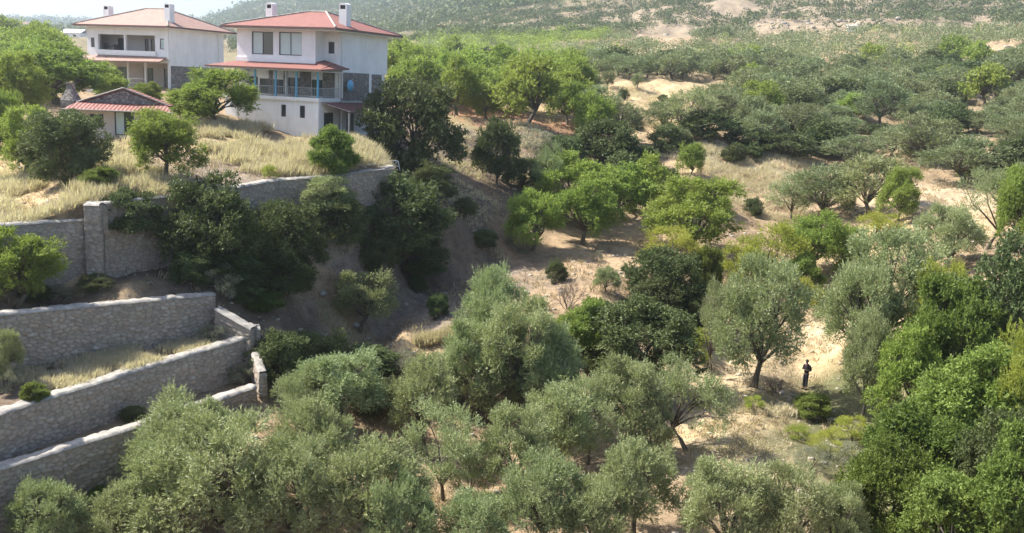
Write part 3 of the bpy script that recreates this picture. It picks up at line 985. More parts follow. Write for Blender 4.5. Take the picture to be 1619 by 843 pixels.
# --- small outbuilding with tiled roof
u0 = at(238, 216, 65); hut = empty('outbuilding', tuple(u0), math.radians(9), 1, 'small low outbuilding with red tiled roof in front of the left house', 'outbuilding')
HD = 2.6
k = MB(); wall_panel(k, 'x', 0, -4.6, .9, -.5, 1.75, .2, holes=[(-2.3, -1.05, 0, 1.62), (-3.9, -3.0, .5, 1.4)])
wall_panel(k, 'y', .9, .2, HD, -.5, 1.75, -.2); wall_panel(k, 'y', -4.6, .2, HD, -.5, 1.75, .2); wall_panel(k, 'x', HD, -4.6, .9, -.5, 1.75, .2)
k.build('wall', M_PINK, hut)
window(hut, -2.3, -1.05, 0.02, 1.62, .08, ['sky_pane', 'glass'], name='door'); window(hut, -3.9, -3.0, .5, 1.4, .08, ['glass'])
g = MB(); g.poly([(-4.6, 1.0, 2.05), (.6, 1.0, 2.05), (-1.9, 1.0, 3.05)]); g.poly([(-4.6, 1.15, 2.05), (-1.9, 1.15, 3.05), (.6, 1.15, 2.05)]); g.build('gable', M_CLAD, hut)
r = MB(); r.prism([(-5.3, -.9, 1.72), (1.6, -.9, 1.72), (.9, 1.0, 2.12), (-4.9, 1.0, 2.12)], .09)
r.prism([(-4.9, .95, 2.06), (-1.9, .95, 3.12), (-1.9, HD+.3, 3.12), (-4.9, HD+.3, 2.06)], .09); r.prism([(-1.9, .95, 3.12), (1.0, .95, 2.06), (1.0, HD+.3, 2.06), (-1.9, HD+.3, 3.12)], .09)
ro = r.build('roof', M_TILE, hut)
MB().tube([(-4.95, .9, 2.09), (-1.9, .9, 3.17), (1.05, .9, 2.09)], .06, 6).tube([(-5.35, -.95, 1.68), (1.65, -.95, 1.68)], .05, 6).build('roof_trim', M_COPE, ro)
v0 = at(114, 192, 66); ov = empty('garden_oven', tuple(v0), math.radians(-14), .85, 'stone garden oven with tapering chimney left of the small outbuilding', 'oven')
o_ = MB(); o_.box(-.62, -.5, -.6, .62, .5, 1.7)
o_.poly([(-.62, -.5, 1.7), (.62, -.5, 1.7), (.28, -.24, 2.55), (-.28, -.24, 2.55)]); o_.poly([(.62, .5, 1.7), (-.62, .5, 1.7), (-.28, .24, 2.55), (.28, .24, 2.55)])
o_.poly([(.62, -.5, 1.7), (.62, .5, 1.7), (.28, .24, 2.55), (.28, -.24, 2.55)]); o_.poly([(-.62, .5, 1.7), (-.62, -.5, 1.7), (-.28, -.24, 2.55), (-.28, .24, 2.55)])
o_.build('body', M_CLAD, ov)
MB().box(-.26, -.22, 2.55, .26, .22, 3.0).box(-.34, -.3, 3.0, .34, .3, 3.08).build('chimney', M_CLAD, ov)
MB().box(-.35, -.53, .6, .35, -.503, 1.2).build('oven_door', M_DARK, ov)
MB().box(.75, -.4, -.5, 1.35, .4, 1.55).build('side_block', M_CLAD, ov)
#@@ENDSTRUCT
#@@TREES
# ------------------------------------------------------------------ foliage
def unit(v): return v/np.maximum(np.linalg.norm(v, axis=-1, keepdims=True), 1e-9)
def rdir(r, n): return unit(r.normal(size=(n, 3)))
def leaves_mesh(name, C, D, L, K, ll, lw, spread, mat, r, tint=None, droop=0.):
    """C shoot starts (n,3), D directions, L lengths (n), K leaves per shoot -> one mesh of leaf-sized faces"""
    n = len(C); t = (np.arange(K)+r.random((n, K)))/K
    P = C[:, None]+D[:, None]*(t*L[:, None])[..., None]
    side = unit(r.normal(size=(n, K, 3))-0*D[:, None]); ld = unit(D[:, None]*(1-spread)+side*spread+np.array([0, 0, -droop]))
    w = unit(np.cross(ld, unit(r.normal(size=(n, K, 3)))))
    l = ll*(.7+.6*r.random((n, K, 1))); ww = lw*(.7+.6*r.random((n, K, 1)))
    a = P; b = P+ld*l*.5+w*ww; c = P+ld*l; d = P+ld*l*.5-w*ww
    V = np.stack([a, b, c, d], 2).reshape(-1, 3); m = n*K
    Q = np.arange(m*4).reshape(m, 4)
    tn = np.clip(.5+.17*r.normal(size=m)+(0 if tint is None else np.repeat(tint, K)), 0, 1)
    return npmesh(name, V, Q, mat, False, {'tint': ('FACE', tn)})
def crown_shape(r, kind, h, w):
    """lobes [(centre, radius)] spread over an uneven dome, clumps [(centre, radius, lobe)] around each"""
    lobes = []; clumps = []
    nl, cr, per, zc, zs = kind['lobes'], kind['cr'], kind['per'], kind['zc'], kind['zs']
    a0 = r.random()*6.28; wx_ = .85+.3*r.random()
    for i in range(nl):
        u = 1-(i+.4)/nl*(1+kind['low']); a = a0+i*2.4+r.normal()*.25; rr = math.sqrt(max(0, 1-u*u))
        f = .72+.42*r.random()
        c = np.array([math.cos(a)*rr*w*.31*wx_*f, math.sin(a)*rr*w*.31/wx_*f, h*(zc+zs*u*f)])
        R = w*(.17+.10*r.random())*kind.get('lr', 1); lobes.append((c, R))
        out = unit(c-np.array([0, 0, h*zc*.8]))
        for k in range(per):
            d = unit(rdir(r, 1)[0]+out*.55); q = c+d*R*(.45+.6*r.random())*np.array([1, 1, kind.get('flat', .85)])
            q[2] = min(max(q[2], h*kind['zmin']*(.8+.4*r.random())), h*.955); clumps.append((q, w*cr*(.65+.6*r.random()), i))
    return lobes, clumps
KIND = {
 'olive': dict(lobes=12, zc=.50, zs=.33, low=.5, zmin=.14, cr=.078, per=8, sh=46, K=10, ll=.13, lw=.019, sl=.34, spread=.42, up=.6, mat='olive', trunk=.032, fork=.22, bend=.5),
 'olive_dark': dict(lobes=12, zc=.50, zs=.33, low=.5, zmin=.14, cr=.078, per=8, sh=46, K=10, ll=.13, lw=.019, sl=.34, spread=.42, up=.6, mat='olive_dark', trunk=.032, fork=.22, bend=.5),
 'olive_airy': dict(lobes=8, zc=.55, zs=.28, low=.30, zmin=.24, cr=.085, per=6, sh=42, K=9, ll=.125, lw=.017, sl=.38, spread=.42, up=.7, mat='olive', trunk=.024, fork=.22, bend=.7),
 'almond': dict(lobes=12, zc=.50, zs=.34, low=.55, zmin=.15, cr=.085, per=8, sh=36, K=9, ll=.16, lw=.030, sl=.34, spread=.6, up=.35, mat='almond', trunk=.030, fork=.22, bend=.7),
 'oak': dict(lobes=13, zc=.44, zs=.34, low=.75, zmin=.06, cr=.105, per=9, sh=42, K=9, ll=.13, lw=.034, sl=.24, spread=.7, up=.2, mat='oak', trunk=.025, fork=.10, bend=.2, lr=1.1),
 'lush': dict(lobes=12, zc=.48, zs=.38, low=.7, zmin=.06, cr=.068, per=11, sh=40, K=10, ll=.15, lw=.034, sl=.38, spread=.6, up=.4, mat='lush', trunk=.025, fork=.12, bend=.3, lr=.92),
 'yellow': dict(lobes=8, zc=.42, zs=.34, low=.6, zmin=.06, cr=.10, per=7, sh=34, K=8, ll=.15, lw=.024, sl=.34, spread=.45, up=.7, mat='yellow', trunk=.018, fork=.1, bend=.4),
 'grey': dict(lobes=8, zc=.42, zs=.34, low=.6, zmin=.06, cr=.10, per=6, sh=32, K=8, ll=.13, lw=.020, sl=.38, spread=.45, up=.6, mat='grey', trunk=.018, fork=.1, bend=.4),
}
def tree_meshes(kind, seed, lod=0, h=5., w=5.):
    """returns crown mesh and trunk mesh for a plant h tall and w wide; lod 0 near, 1 middle, 2 far"""
    k = KIND[kind]; r = np.random.default_rng(seed*101+sum(map(ord, kind))); lobes, clumps = crown_shape(r, k, h, w)
    S = {0: 1., 1: 1.75, 2: 3.3}[lod]; nsh = max(3, int(k['sh']/{0: 1, 1: 2.2, 2: 5.5}[lod])); K = {0: k['K'], 1: 6, 2: 4}[lod]
    Cs, Ds, Ls, Tn = [], [], [], []
    axis = np.array([0, 0, h*.45])
    for c, R, li in clumps:
        d = rdir(r, nsh); out = unit(c-axis)*.45+np.array([0, 0, k['up']])
        d2 = unit(d+out)
        Cs.append(c+d*R*(.25+.75*r.random((nsh, 1)))*np.array([1, 1, .75])); Ds.append(unit(d2+.25*rdir(r, nsh)))
        Ls.append(k['sl']*(.6+.8*r.random(nsh))*(1 if lod == 0 else 1.15)); Tn.append(np.full(nsh, r.normal()*.10))
    crown = leaves_mesh('crown', np.concatenate(Cs), np.concatenate(Ds), np.concatenate(Ls), K, k['ll']*S**.85, k['lw']*S**1.0, k['spread'], ML[k['mat']], r, np.concatenate(Tn))
    tb = MB(); fz = h*k['fork']; tr = h*k['trunk']; nseg = 8 if lod == 0 else 5
    lean = r.normal(size=2)*.10*h*k['bend']
    base = [(0, 0, -.5), (0, 0, 0), (lean[0]*.4, lean[1]*.4, fz*.5), (lean[0], lean[1], fz)]
    tb.tube(base, [tr*1.6, tr*1.35, tr*.95, tr*.85], nseg)
    for i, (c, R) in enumerate(lobes):
        f = Vector((lean[0], lean[1], fz)); e = Vector(c); m = f.lerp(e, .5)+Vector((r.normal()*.06*w, r.normal()*.06*w, .04*h))
        tb.tube([f-Vector((0, 0, .05)), m, e], [tr*.62, tr*.40, tr*.22], max(4, nseg-2))
        if lod < 2:
            for q, Rq, li in clumps:
                if li == i:
                    qv = Vector(q); st = m.lerp(e, float(r.random())); mm = st.lerp(qv, .5)+Vector((0, 0, .02*h))
                    tb.tube([st, mm, qv], [tr*.2, tr*.13, tr*.06], 4, cap=False)
    me = bpy.data.meshes.new('trunk'); me.from_pydata(tb.v, [], tb.f); me.materials.append(M_BARK)
    for p in me.polygons: p.use_smooth = True
    return crown, me
_tm = {}
def variants(kind, lod, n):
    k = (kind, lod)
    if k not in _tm: _tm[k] = [tree_meshes(kind, s_+1, lod) for s_ in range(n)]
    return _tm[k]
NV = {0: 4, 1: 4, 2: 4}
_cnt = {}
def plant(name, kind, x, y, z, h, w, lod=0, label=None, cat='tree', group=None, rz=None, lean=0.0):
    v = variants(kind, lod, NV[lod]); c_ = _cnt.get((kind, lod), 0); _cnt[(kind, lod)] = c_+1
    cm, tm = v[c_ % len(v)]
    rz = random.random()*6.28 if rz is None else rz
    o = empty(name, (x, y, z-.05), rz, (w/5., w/5.*(.92+.16*random.random()), h/5.), label, cat, group)
    if lean: o.rotation_euler = (0, lean, rz)
    mobj('crown', cm, o); mobj('trunk', tm, o)
    return o
def plant_px(name, kind, px, top, basey, width, label, cat='tree', group=None, d=None, lod=None, dmax=700, dmin=24, lean=0):
    """px, top, basey, width: surveyed outline; stands on the ground where the base was seen"""
    if d is None: x, y, z = hit(px, basey, dmin, dmax)
    else: p = at(px, basey, d); x, y = p[0], p[1]; z = gz(x, y)
    dep = np.dot(np.array([x, y, z])-CAM, FW)
    if kind == 'olive' and y > 88: kind = 'olive_dark'
    top_z = at(px, top, y)[2]; h = max(.4, (top_z-z)*1.03); wd = width/FPX*dep*1.06
    if lod is None: lod = 0 if dep < 84 else 1
    return plant(name, kind, x, y, z, h, wd, lod, label, cat, group, lean=lean)

# kind | px | top | base | width | label | (group suffix is set per kind)
TREES = """
olive 78 758 890 110|pale olive tree at the bottom left corner against the lowest stone wall
olive 190 778 900 130|rounded olive tree at the bottom edge, second from the left corner
olive 300 628 770 150|olive tree whose light top overlaps the right part of the lowest stone wall
olive 345 672 870 220|widest olive tree in the bottom left quarter, below the lowest stone wall
olive 250 690 850 130|olive tree between the lowest stone wall and the widest bottom left olive
olive 495 640 800 130|olive tree with upright shoots, just right of the widest bottom left olive
olive 530 560 678 145|broad peaked olive tree in front of the dark earth bank at lower left
olive_airy 470 585 690 80|small greyish olive tree leaning on the left of the broad peaked olive
olive 455 705 870 150|olive tree at the bottom edge with tangled dark branches above bare earth
olive 585 700 870 160|olive tree at the bottom edge with a dark forked trunk showing over sandy soil
olive 668 568 705 125|airy olive tree with a thin trunk, left of the big dark olive cluster
olive_airy 700 648 790 130|low spreading olive tree in front of the airy thin trunked olive
olive_airy 735 715 800 75|little olive tree with a short dark trunk standing on open sandy ground
olive 630 755 900 110|olive tree at the bottom edge left of the sandy gap
olive 810 650 790 120|olive tree with several slender stems right of the little dark trunked olive
olive 745 782 900 120|low olive tree cut by the bottom edge, just left of the centre
olive 885 610 745 120|grey green olive tree left of the two leaning stems in the lower grove
olive_airy 930 600 735 100|upright olive tree with a thin diagonal limb in the middle of the lower grove
olive 985 565 710 110|pointed silvery olive tree standing behind the lower grove centre
olive_airy 1085 575 713 128|olive tree with bare lower stems beside the lit sandy clearing
olive 1028 650 735 70|low olive tree between the pointed silvery one and the clearing olive
olive 860 720 880 150|olive tree at the bottom edge, left of the round upright bottom olive
olive 1000 700 850 140|round upright olive tree near the bottom edge, a slim trunk showing below
olive 1130 725 890 140|olive tree at the bottom edge below the sandy clearing
olive 1235 745 900 130|silvery olive tree at the bottom edge next to the bright green thicket
olive 940 760 900 110|low olive crown at the bottom edge between two taller olives
olive 775 430 600 112|tall pale topped olive tree, uppermost of the big cluster in the centre
olive 742 505 660 108|dark trunked olive tree on the left flank of the big central cluster
olive 822 482 655 138|broad dense olive tree in the middle of the big central cluster
olive 770 560 665 110|low hanging olive tree at the foot of the big central cluster
olive 865 520 660 110|shaded olive tree on the right flank of the big central cluster
olive_airy 850 595 690 60|small olive sapling catching light under the big central cluster
olive 568 428 522 104|lone sunlit olive tree on the shaded valley floor
olive 1192 418 613 140|large old olive tree with a thick trunk left of the standing person
olive_airy 1125 445 600 60|thin grey olive side tree touching the large old olive left of the person
oak 1000 468 605 170|big round dark green tree in the centre of the valley
lush 925 480 570 90|bright leafy tree squeezed left of the big round dark green tree
oak 1048 385 492 112|domed dark evergreen at the right edge of the shaded valley floor
oak 1030 440 510 90|low domed evergreen just below the larger domed evergreen
yellow 1058 350 430 85|yellow green bushy tree right behind the domed evergreen
lush 1115 390 470 50|bright green sapling right of the domed evergreen
oak 1078 450 530 80|dark evergreen bush in the shade right of the low dome
yellow 1098 512 575 60|olive yellow bush between the round dark tree and the old olive
almond 905 246 352 115|tallest bright green tree at the head of the sunlit valley floor
almond 920 290 388 100|bright green tree with a straight trunk standing on the sunlit valley floor
almond 842 300 397 85|shaded tree with a crooked forked trunk at the edge of the valley shadow
almond 985 262 345 95|bright green tree right behind the straight trunked valley tree
almond 1022 250 340 70|dull green tree with open branching at the right of the bright valley group
almond 1092 285 400 135|wide bright green tree at the right side of the valley floor
almond 1090 225 282 48|small bright green tree alone on the tawny upper slope
olive_airy 862 232 330 55|sparse thin tree with a bare pale stem rising from the shaded slope
oak 785 182 292 75|grey green evergreen hanging over the dark bank above the valley
almond 835 96 196 100|large bright almond tree with a leaning trunk on the red plateau edge
almond 768 130 190 55|round light green tree left of the leaning almond
almond 722 94 182 66|light green tree with a short trunk on red earth near the dark tree
almond 660 90 170 85|pale green tree just right of the white house
almond 897 132 198 62|green tree right of the leaning almond on the plateau edge
almond 935 148 230 52|two tone green tree at the corner of the plateau above the dark bank
oak 960 185 262 85|dark evergreen bush spilling down the bank below the plateau corner
oak 1010 225 285 60|dark bush in the gully right of the plateau corner
olive_airy 1085 140 215 85|greyish open olive tree on the rim of the straw field
olive 1190 150 215 60|olive tree on the lip of the dark bluff
olive 1075 205 240 30|small grey bush tree on the tawny slope rim
lush 530 200 278 72|bright green young tree beside the board pile and curved wall
oak 650 110 278 135|huge dark evergreen tree right of the white house
oak 622 276 405 150|dark evergreen with lit top edge below the board pile
oak 330 272 428 140|big dark evergreen bush with grey lit left side in front of the curved wall
oak 205 296 428 84|dark shrub against the upper wall just right of the square pier
olive 512 276 345 95|pale grey leaved tree leaning over the curved wall
oak 452 308 432 105|dark bushy evergreen with lime lit clumps below the curved wall
oak 540 305 385 85|dark evergreen with a sunlit right shoulder below the curved wall
oak 405 335 450 90|dark evergreen filling the gap right of the big grey sided bush
oak 660 370 440 90|low dark shrub mass at the foot of the bank
almond 28 366 495 115|yellow tipped tree in front of the tall wall at the left edge
olive 5 525 615 60|small olive tree cut by the left edge above the sunlit wall
oak 110 165 288 120|dark green tree in front of the small outbuilding
almond 40 175 285 110|bright edged tree left of the outbuilding at the straw grass
almond 262 172 282 110|soft green tree between the outbuilding and the straw slope
lush 158 262 300 50|low green shrub at the end of the step wall
almond 345 113 200 130|almond tree with a dark forked trunk before the basement wall of the near house
lush 300 150 190 60|small green tree left of the almond before the near house
lush 233 130 165 42|small bright tree in front of the porch of the left house
almond 90 72 165 150|wide pale tree behind the garden oven
almond 175 110 160 60|tree before the left house porch
almond 20 90 200 90|pale green tree at the far left behind the straw grass
almond 10 140 230 60|shaded green tree cut by the left edge above the straw grass
oak 440 520 605 90|glossy dark shrub climbing beside the end of the terrace walls
oak 505 522 600 100|dark shrub against the earth bank right of the terrace walls
olive 958 422 462 42|small round silvery bush at the edge of the sunlit soil patch
oak 658 430 464 26|little dark evergreen alone on the shaded valley floor
oak 693 460 503 32|small dark bush on the valley floor left of the pale topped olive
oak 880 410 448 30|small dark bush in the valley shadow
grey 945 395 416 18|tiny grey shrub under the straight trunked tree
almond 1418 268 352 62|bright yellow green tree in front of the big grey olives on the right
olive 1300 262 350 115|wide grey olive tree on the right side above the yellow thicket
olive 1375 245 345 105|tall grey olive tree next to the bright yellow green tree
olive_airy 1250 280 350 70|open greyish tree at the left end of the wide grey olives
olive 1455 182 262 95|grey olive tree right of the gully mouth
olive 1525 215 292 130|broad olive tree on the right, above the pale clearing
oak 1600 215 285 80|dark green tree at the right edge above the pale clearing
almond 1540 250 290 40|small bright bush under the broad right hand olive
yellow 1215 345 450 110|yellow green thicket tree in the middle right of the valley
yellow 1165 380 455 60|thin yellowish tree left of the yellow green thicket
almond 1290 338 435 100|light green tree above the person clearing, right of the yellow thicket
lush 1262 400 470 60|narrow green tree in the yellow thicket
almond 1332 362 425 64|light green tree with a visible fork beside the pale soil
yellow 1250 430 480 100|low golden green bush behind the large old olive
yellow 1388 328 382 66|yellow crowned tree with a bent brown trunk on pale ground
olive 1400 372 560 160|large silvery olive tree on the right slope
olive 1350 415 600 110|silvery olive tree right of the person clearing
olive 1362 500 668 80|hanging silvery olive tree directly right of the person
olive 1490 325 430 100|blue grey olive tree on the upper right slope
olive_airy 1560 260 395 95|open yellowish tree at the top of the right slope
almond 1605 262 400 80|yellow green tree at the right edge of the slope
lush 1500 435 640 150|dense mid green tree in the right hand thicket behind the tall oak
oak 1590 370 620 150|dark leafy tree at the right edge with deep shaded hollows
almond 1432 520 690 120|green tree at the left front of the right hand thicket
lush 1530 560 760 190|largest rounded green tree of the right hand thicket
yellow 1600 500 760 120|green tree cut by the right edge in the middle of the thicket
lush 1450 650 830 180|bright green broad leaved tree low in the right hand thicket
oak 1575 640 850 130|dark tree in the hollow at the lower right
lush 1390 700 880 150|vivid green broad leaved bush at the bottom right of centre
lush 1500 740 910 170|vivid green tree at the bottom edge of the right hand thicket
lush 1600 690 900 140|light green tree at the bottom right corner
olive 1320 770 900 90|low silvery olive tree at the bottom edge where the thicket begins
yellow 1480 400 560 90|yellow green crown above the dense mid green tree of the thicket
oak 1120 170 218 90|broad dark evergreen on the brow of the dark bluff
oak 1185 200 240 70|dark evergreen crowding the foot of the bluff
oak 1240 208 250 80|wide dark evergreen where the bluff meets the gully
oak 1060 195 240 60|dark evergreen in the gully above the lone bright tree
oak 1300 185 240 80|dark evergreen under the first grey olive of the right grove
olive 1255 165 222 90|grey crown rising above the dark bluff evergreens
oak 985 235 300 70|dark evergreen between the plateau corner and the gully bushes
oak 830 245 300 60|dark shrub tree in the shade above the bright valley trees
yellow 1560 780 900 80|yellow tipped bush at the bottom edge near the right corner
"""
BUSH = """
oak 468 395 462 60|low dark shrub on the bank straight below the lime lit evergreen
oak 590 365 430 70|low dark shrub on the bank below the sunlit shoulder evergreen
oak 440 400 470 90|low dark shrub between the terrace corner and the bank evergreens
oak 360 395 455 90|dark shrub on the bank right of the big grey sided bush
oak 300 400 452 60|dark shrub at the right end of the tall left wall
lush 1283 621 662 62|leafy green bush directly below the standing person
yellow 1262 668 695 44|olive yellow shrub on the left of the shrub patch below the person
yellow 1308 680 720 60|yellow green shrub in the middle of the patch below the person
grey 1285 700 745 60|grey green shrub in the patch below the person
yellow 1345 655 700 60|golden shrub right of the leafy bush
grey 1350 700 750 70|grey dry shrub before the right hand thicket
yellow 1192 622 650 34|low golden bush at the foot of the old olive
lush 155 768 795 40|bright lime shrub between the two bottom left olives
yellow 426 256 284 24|small yellow green bush in the straw above the curved wall
oak 150 432 460 50|dark low shrub at the foot of the tall left wall
oak 60 450 480 50|dark low shrub behind the second terrace wall
grey 100 448 476 60|grey weeds on the strip between the upper walls
lush 420 462 495 60|dim green shrub at the right of the upper terrace strip
oak 380 440 480 60|dark shrub under the big grey sided bush
grey 350 420 470 60|dry grey shrub on the shaded slope right of the tall wall
grey 335 510 545 50|dim weedy shrub at the right end of the straw patch
grey 20 575 625 40|reddish dry shrub at the left of the terrace
lush 55 605 640 40|green bush just behind the sunlit wall
oak 210 640 668 40|dark ivy bush at the foot of the sunlit terrace wall
grey 380 570 610 50|dry brown shrub in the terrace corner
oak 660 300 345 60|dark shrub on the shaded bank below the huge evergreen
oak 735 310 345 35|dark shrub on the middle of the shaded bank
oak 765 360 395 40|dark shrub at the foot of the shaded bank
oak 680 255 312 70|dark shrub near the top of the shaded bank
grey 820 370 400 60|grey brushwood left of the crooked forked tree
oak 890 210 260 60|dark shrub on the bank under the plateau trees
grey 850 205 240 60|dry shrub on the bank below the leaning almond
oak 1000 180 205 30|tiny dark bush on the straw field edge
oak 985 140 158 18|small round green bush on the straw field
oak 1048 148 165 14|tiny green bush on the right of the straw field
olive 960 112 142 24|small pale olive tree on the far rim of the straw field
olive 1008 115 140 22|small olive tree at the far right rim of the straw field
oak 1185 228 252 34|small dark bush on the shaded slope below the bluff
oak 1190 312 342 34|small green bush on the tawny grass below the right slope
oak 1120 285 330 50|dark bush in the gully right of the lone bright tree
oak 1050 262 305 50|dark bush between the gully and the bright valley trees
olive 1205 175 235 80|grey tree hanging on the dark bluff
oak 1295 198 240 70|dark bush at the mouth of the gully
olive 1345 215 262 90|grey olive bush right of the gully mouth
almond 1350 150 190 60|bright lime tree among the grey olives above the gully
oak 1388 195 216 70|flat dark hedge bush on the pale ground above the gully
olive 1390 130 200 80|round grey olive above the gully
oak 1160 225 262 40|dark bush at the left foot of the bluff
grey 1100 395 440 50|grey scrub below the wide bright tree
grey 1150 455 500 60|grey leafless scrub left of the large old olive
oak 590 600 650 80|dark undergrowth on the lower earth bank
oak 690 560 620 60|dark undergrowth behind the central olive cluster
grey 640 555 600 80|brown brushwood on the lower earth bank
oak 580 545 600 90|shaded brush on the left of the lower earth bank
"""
NM = dict(olive='olive_tree', olive_airy='olive_tree', almond='almond_tree', oak='evergreen_oak', lush='leafy_tree', yellow='yellow_green_tree', grey='grey_tree')
GR = dict(olive='olive trees of the valley', olive_airy='olive trees of the valley', almond='bright green almond trees', oak='evergreen oaks on the banks', lush='leafy green trees', yellow='yellow green trees', grey='grey shrubs')
NEAR = []
FIXD = {}
for ln in TREES.strip().splitlines():
    a, lab = ln.split('|'); k, px, tp, bs, wd = a.split()
    o = plant_px(NM[k], k, float(px), float(tp), float(bs), float(wd), lab, 'tree', GR[k]); NEAR.append((o.location.x, o.location.y, float(wd)/FPX*o.location.y/2))
for ln in BUSH.strip().splitlines():
    a, lab = ln.split('|'); k, px, tp, bs, wd = a.split()
    tall = float(bs)-float(tp) > 60
    o = plant_px('olive_tree' if k == 'olive' else 'shrub', k, float(px), float(tp), float(bs), float(wd), lab, 'tree' if k == 'olive' else 'shrub', 'olive trees of the valley' if k == 'olive' else 'shrubs of the valley')
    NEAR.append((o.location.x, o.location.y, float(wd)/FPX*o.location.y/2))
#@@FAR
# ------------------------------------------------------------------ groves and scrub beyond
NEAR = np.array(NEAR)
def ipx(PX, PY, poly): return inpoly(PX, PY, [(float(poly[i]), float(poly[i+1])) for i in range(0, len(poly), 2)])
CLEAR = [  # open ground, traced where it lies
 [905,125, 1165,128, 1168,152, 1130,160, 1075,190, 990,218, 940,190, 950,160, 920,150],
 [1000,54, 1090,50, 1110,72, 1055,86, 1000,70],
 [1190,34, 1400,34, 1619,40, 1619,50, 1340,54, 1190,70],
 [1535,72, 1619,76, 1619,98, 1540,98], [1290,105, 1345,105, 1345,122, 1290,124],
 [1350,185, 1430,195, 1440,240, 1360,235], [700,175, 900,185, 960,225, 900,260, 700,260],
 [80,0, 620,0, 620,215, 80,215],
 [1040,170, 1260,215, 1330,245, 1300,300, 1200,345, 1100,300, 1060,240]]
def sample(n, d0, d1, s0, s1, r, power=2):
    d = (d0**power+(d1**power-d0**power)*r.random(n))**(1/power); s = s0+(s1-s0)*r.random(n)
    return s*d, d
def spaced(X, Y, rad):
    cell = {}; keep = []
    for i in range(len(X)):
        R = rad[i]; c = (int(X[i]//6), int(Y[i]//6)); ok = True
        for da in (-1, 0, 1):
            for db in (-1, 0, 1):
                for j in cell.get((c[0]+da, c[1]+db), ()):
                    if (X[i]-X[j])**2+(Y[i]-Y[j])**2 < (R+rad[j])**2*.42: ok = False; break
                if not ok: break
            if not ok: break
        if ok: cell.setdefault(c, []).append(i); keep.append(i)
    return np.array(keep)
rg = np.random.default_rng(11)
X, Y = sample(9000, 84, 380, -.62, .62, rg, 1.75)
Z = ground_z(X, Y); PX, PY = project(X, Y, Z)
dens = np.ones(len(X), bool)
for c in CLEAR: dens &= ~ipx(PX, PY, c)
hx = (X > -50) & (X < 4) & (Y < 108); dens &= ~hx                 # the houses and their grounds
dens &= ~((PX < 700) & (PY > 215)) & ~((PY > 225) & (PX < 1300)) & ~((PY > 262))
dens &= fbm(X*.04, Y*.04, 77) > .33
# distance to surveyed trees
for nx_, ny_, nr_ in NEAR:
    dens &= (X-nx_)**2+(Y-ny_)**2 > (nr_+1.6)**2
X, Y, Z, PX, PY = (a[dens] for a in (X, Y, Z, PX, PY))
o_ = np.argsort(Y+rg.random(len(Y))*30); X, Y, Z, PX, PY = (a[o_] for a in (X, Y, Z, PX, PY))
W_ = 3.6+2.6*rg.random(len(X)); kp = spaced(X, Y, W_/2)
X, Y, Z, PX, PY, W_ = (a[kp] for a in (X, Y, Z, PX, PY, W_))
green = (PX < 1000) & (PX+ (PY-60)*.5 < 960) & (fbm(X*.02, Y*.02, 5) > .30)
pick = rg.random(len(X))
kinds = np.where(green, np.where(pick < .86, 'almond', 'olive'), np.where(pick < .84, 'olive', np.where(pick < .95, 'oak', 'almond')))
o_ = np.argsort(Y); X, Y, Z, PX, PY, W_, kinds = (a[o_] for a in (X, Y, Z, PX, PY, W_, kinds))
lim = {'olive': 190, 'almond': 150, 'oak': 40}; used = {k: 0 for k in lim}; rest = []
def where_label(px, py, k, w_):
    sz = 'small' if w_ < 4.5 else 'medium' if w_ < 5.4 else 'large'
    kind_ = sz+' '+{'olive': 'grey green olive tree', 'almond': 'light green almond tree', 'oak': 'dark green evergreen tree'}[k]
    if px < 130: return kind_+' in the hazy grove at the far left'
    if px < 620: return kind_+' glimpsed behind the two white houses'
    if px < 760: return kind_+' directly right of the near white house'
    if px < 1000: return kind_+(' behind the leaning almond of the plateau' if py > 95 else ' high in the green belt under the scrub hill')
    if py < 150: return kind_+(' right behind the straw field' if px < 1170 else ' in the packed grove below the red earth cutting' if px < 1420 else ' below the rubble heap at the upper right')
    if px < 1340: return kind_+' between the straw field and the gully mouth'
    return kind_+(' above the pale right hand clearing' if px < 1480 else ' at the right edge above the thicket')
for i in range(len(X)):
    k = str(kinds[i])
    if PX[i] < -60 or PX[i] > 1690 or used[k] >= lim[k]: rest.append(i); continue
    used[k] += 1
    h = W_[i]*(.72+.25*random.random())*(1.12 if k == 'almond' else .92)
    lab = where_label(PX[i], PY[i], k, W_[i])
    plant(NM[k], 'olive_dark' if k == 'olive' else k, X[i], Y[i], Z[i], h, W_[i]*1.1, 1 if Y[i] < 135 else 2, lab, 'tree', 'background '+lab.split(' tree ')[0]+' trees '+lab.split(' tree ')[1] if ' tree ' in lab else None)
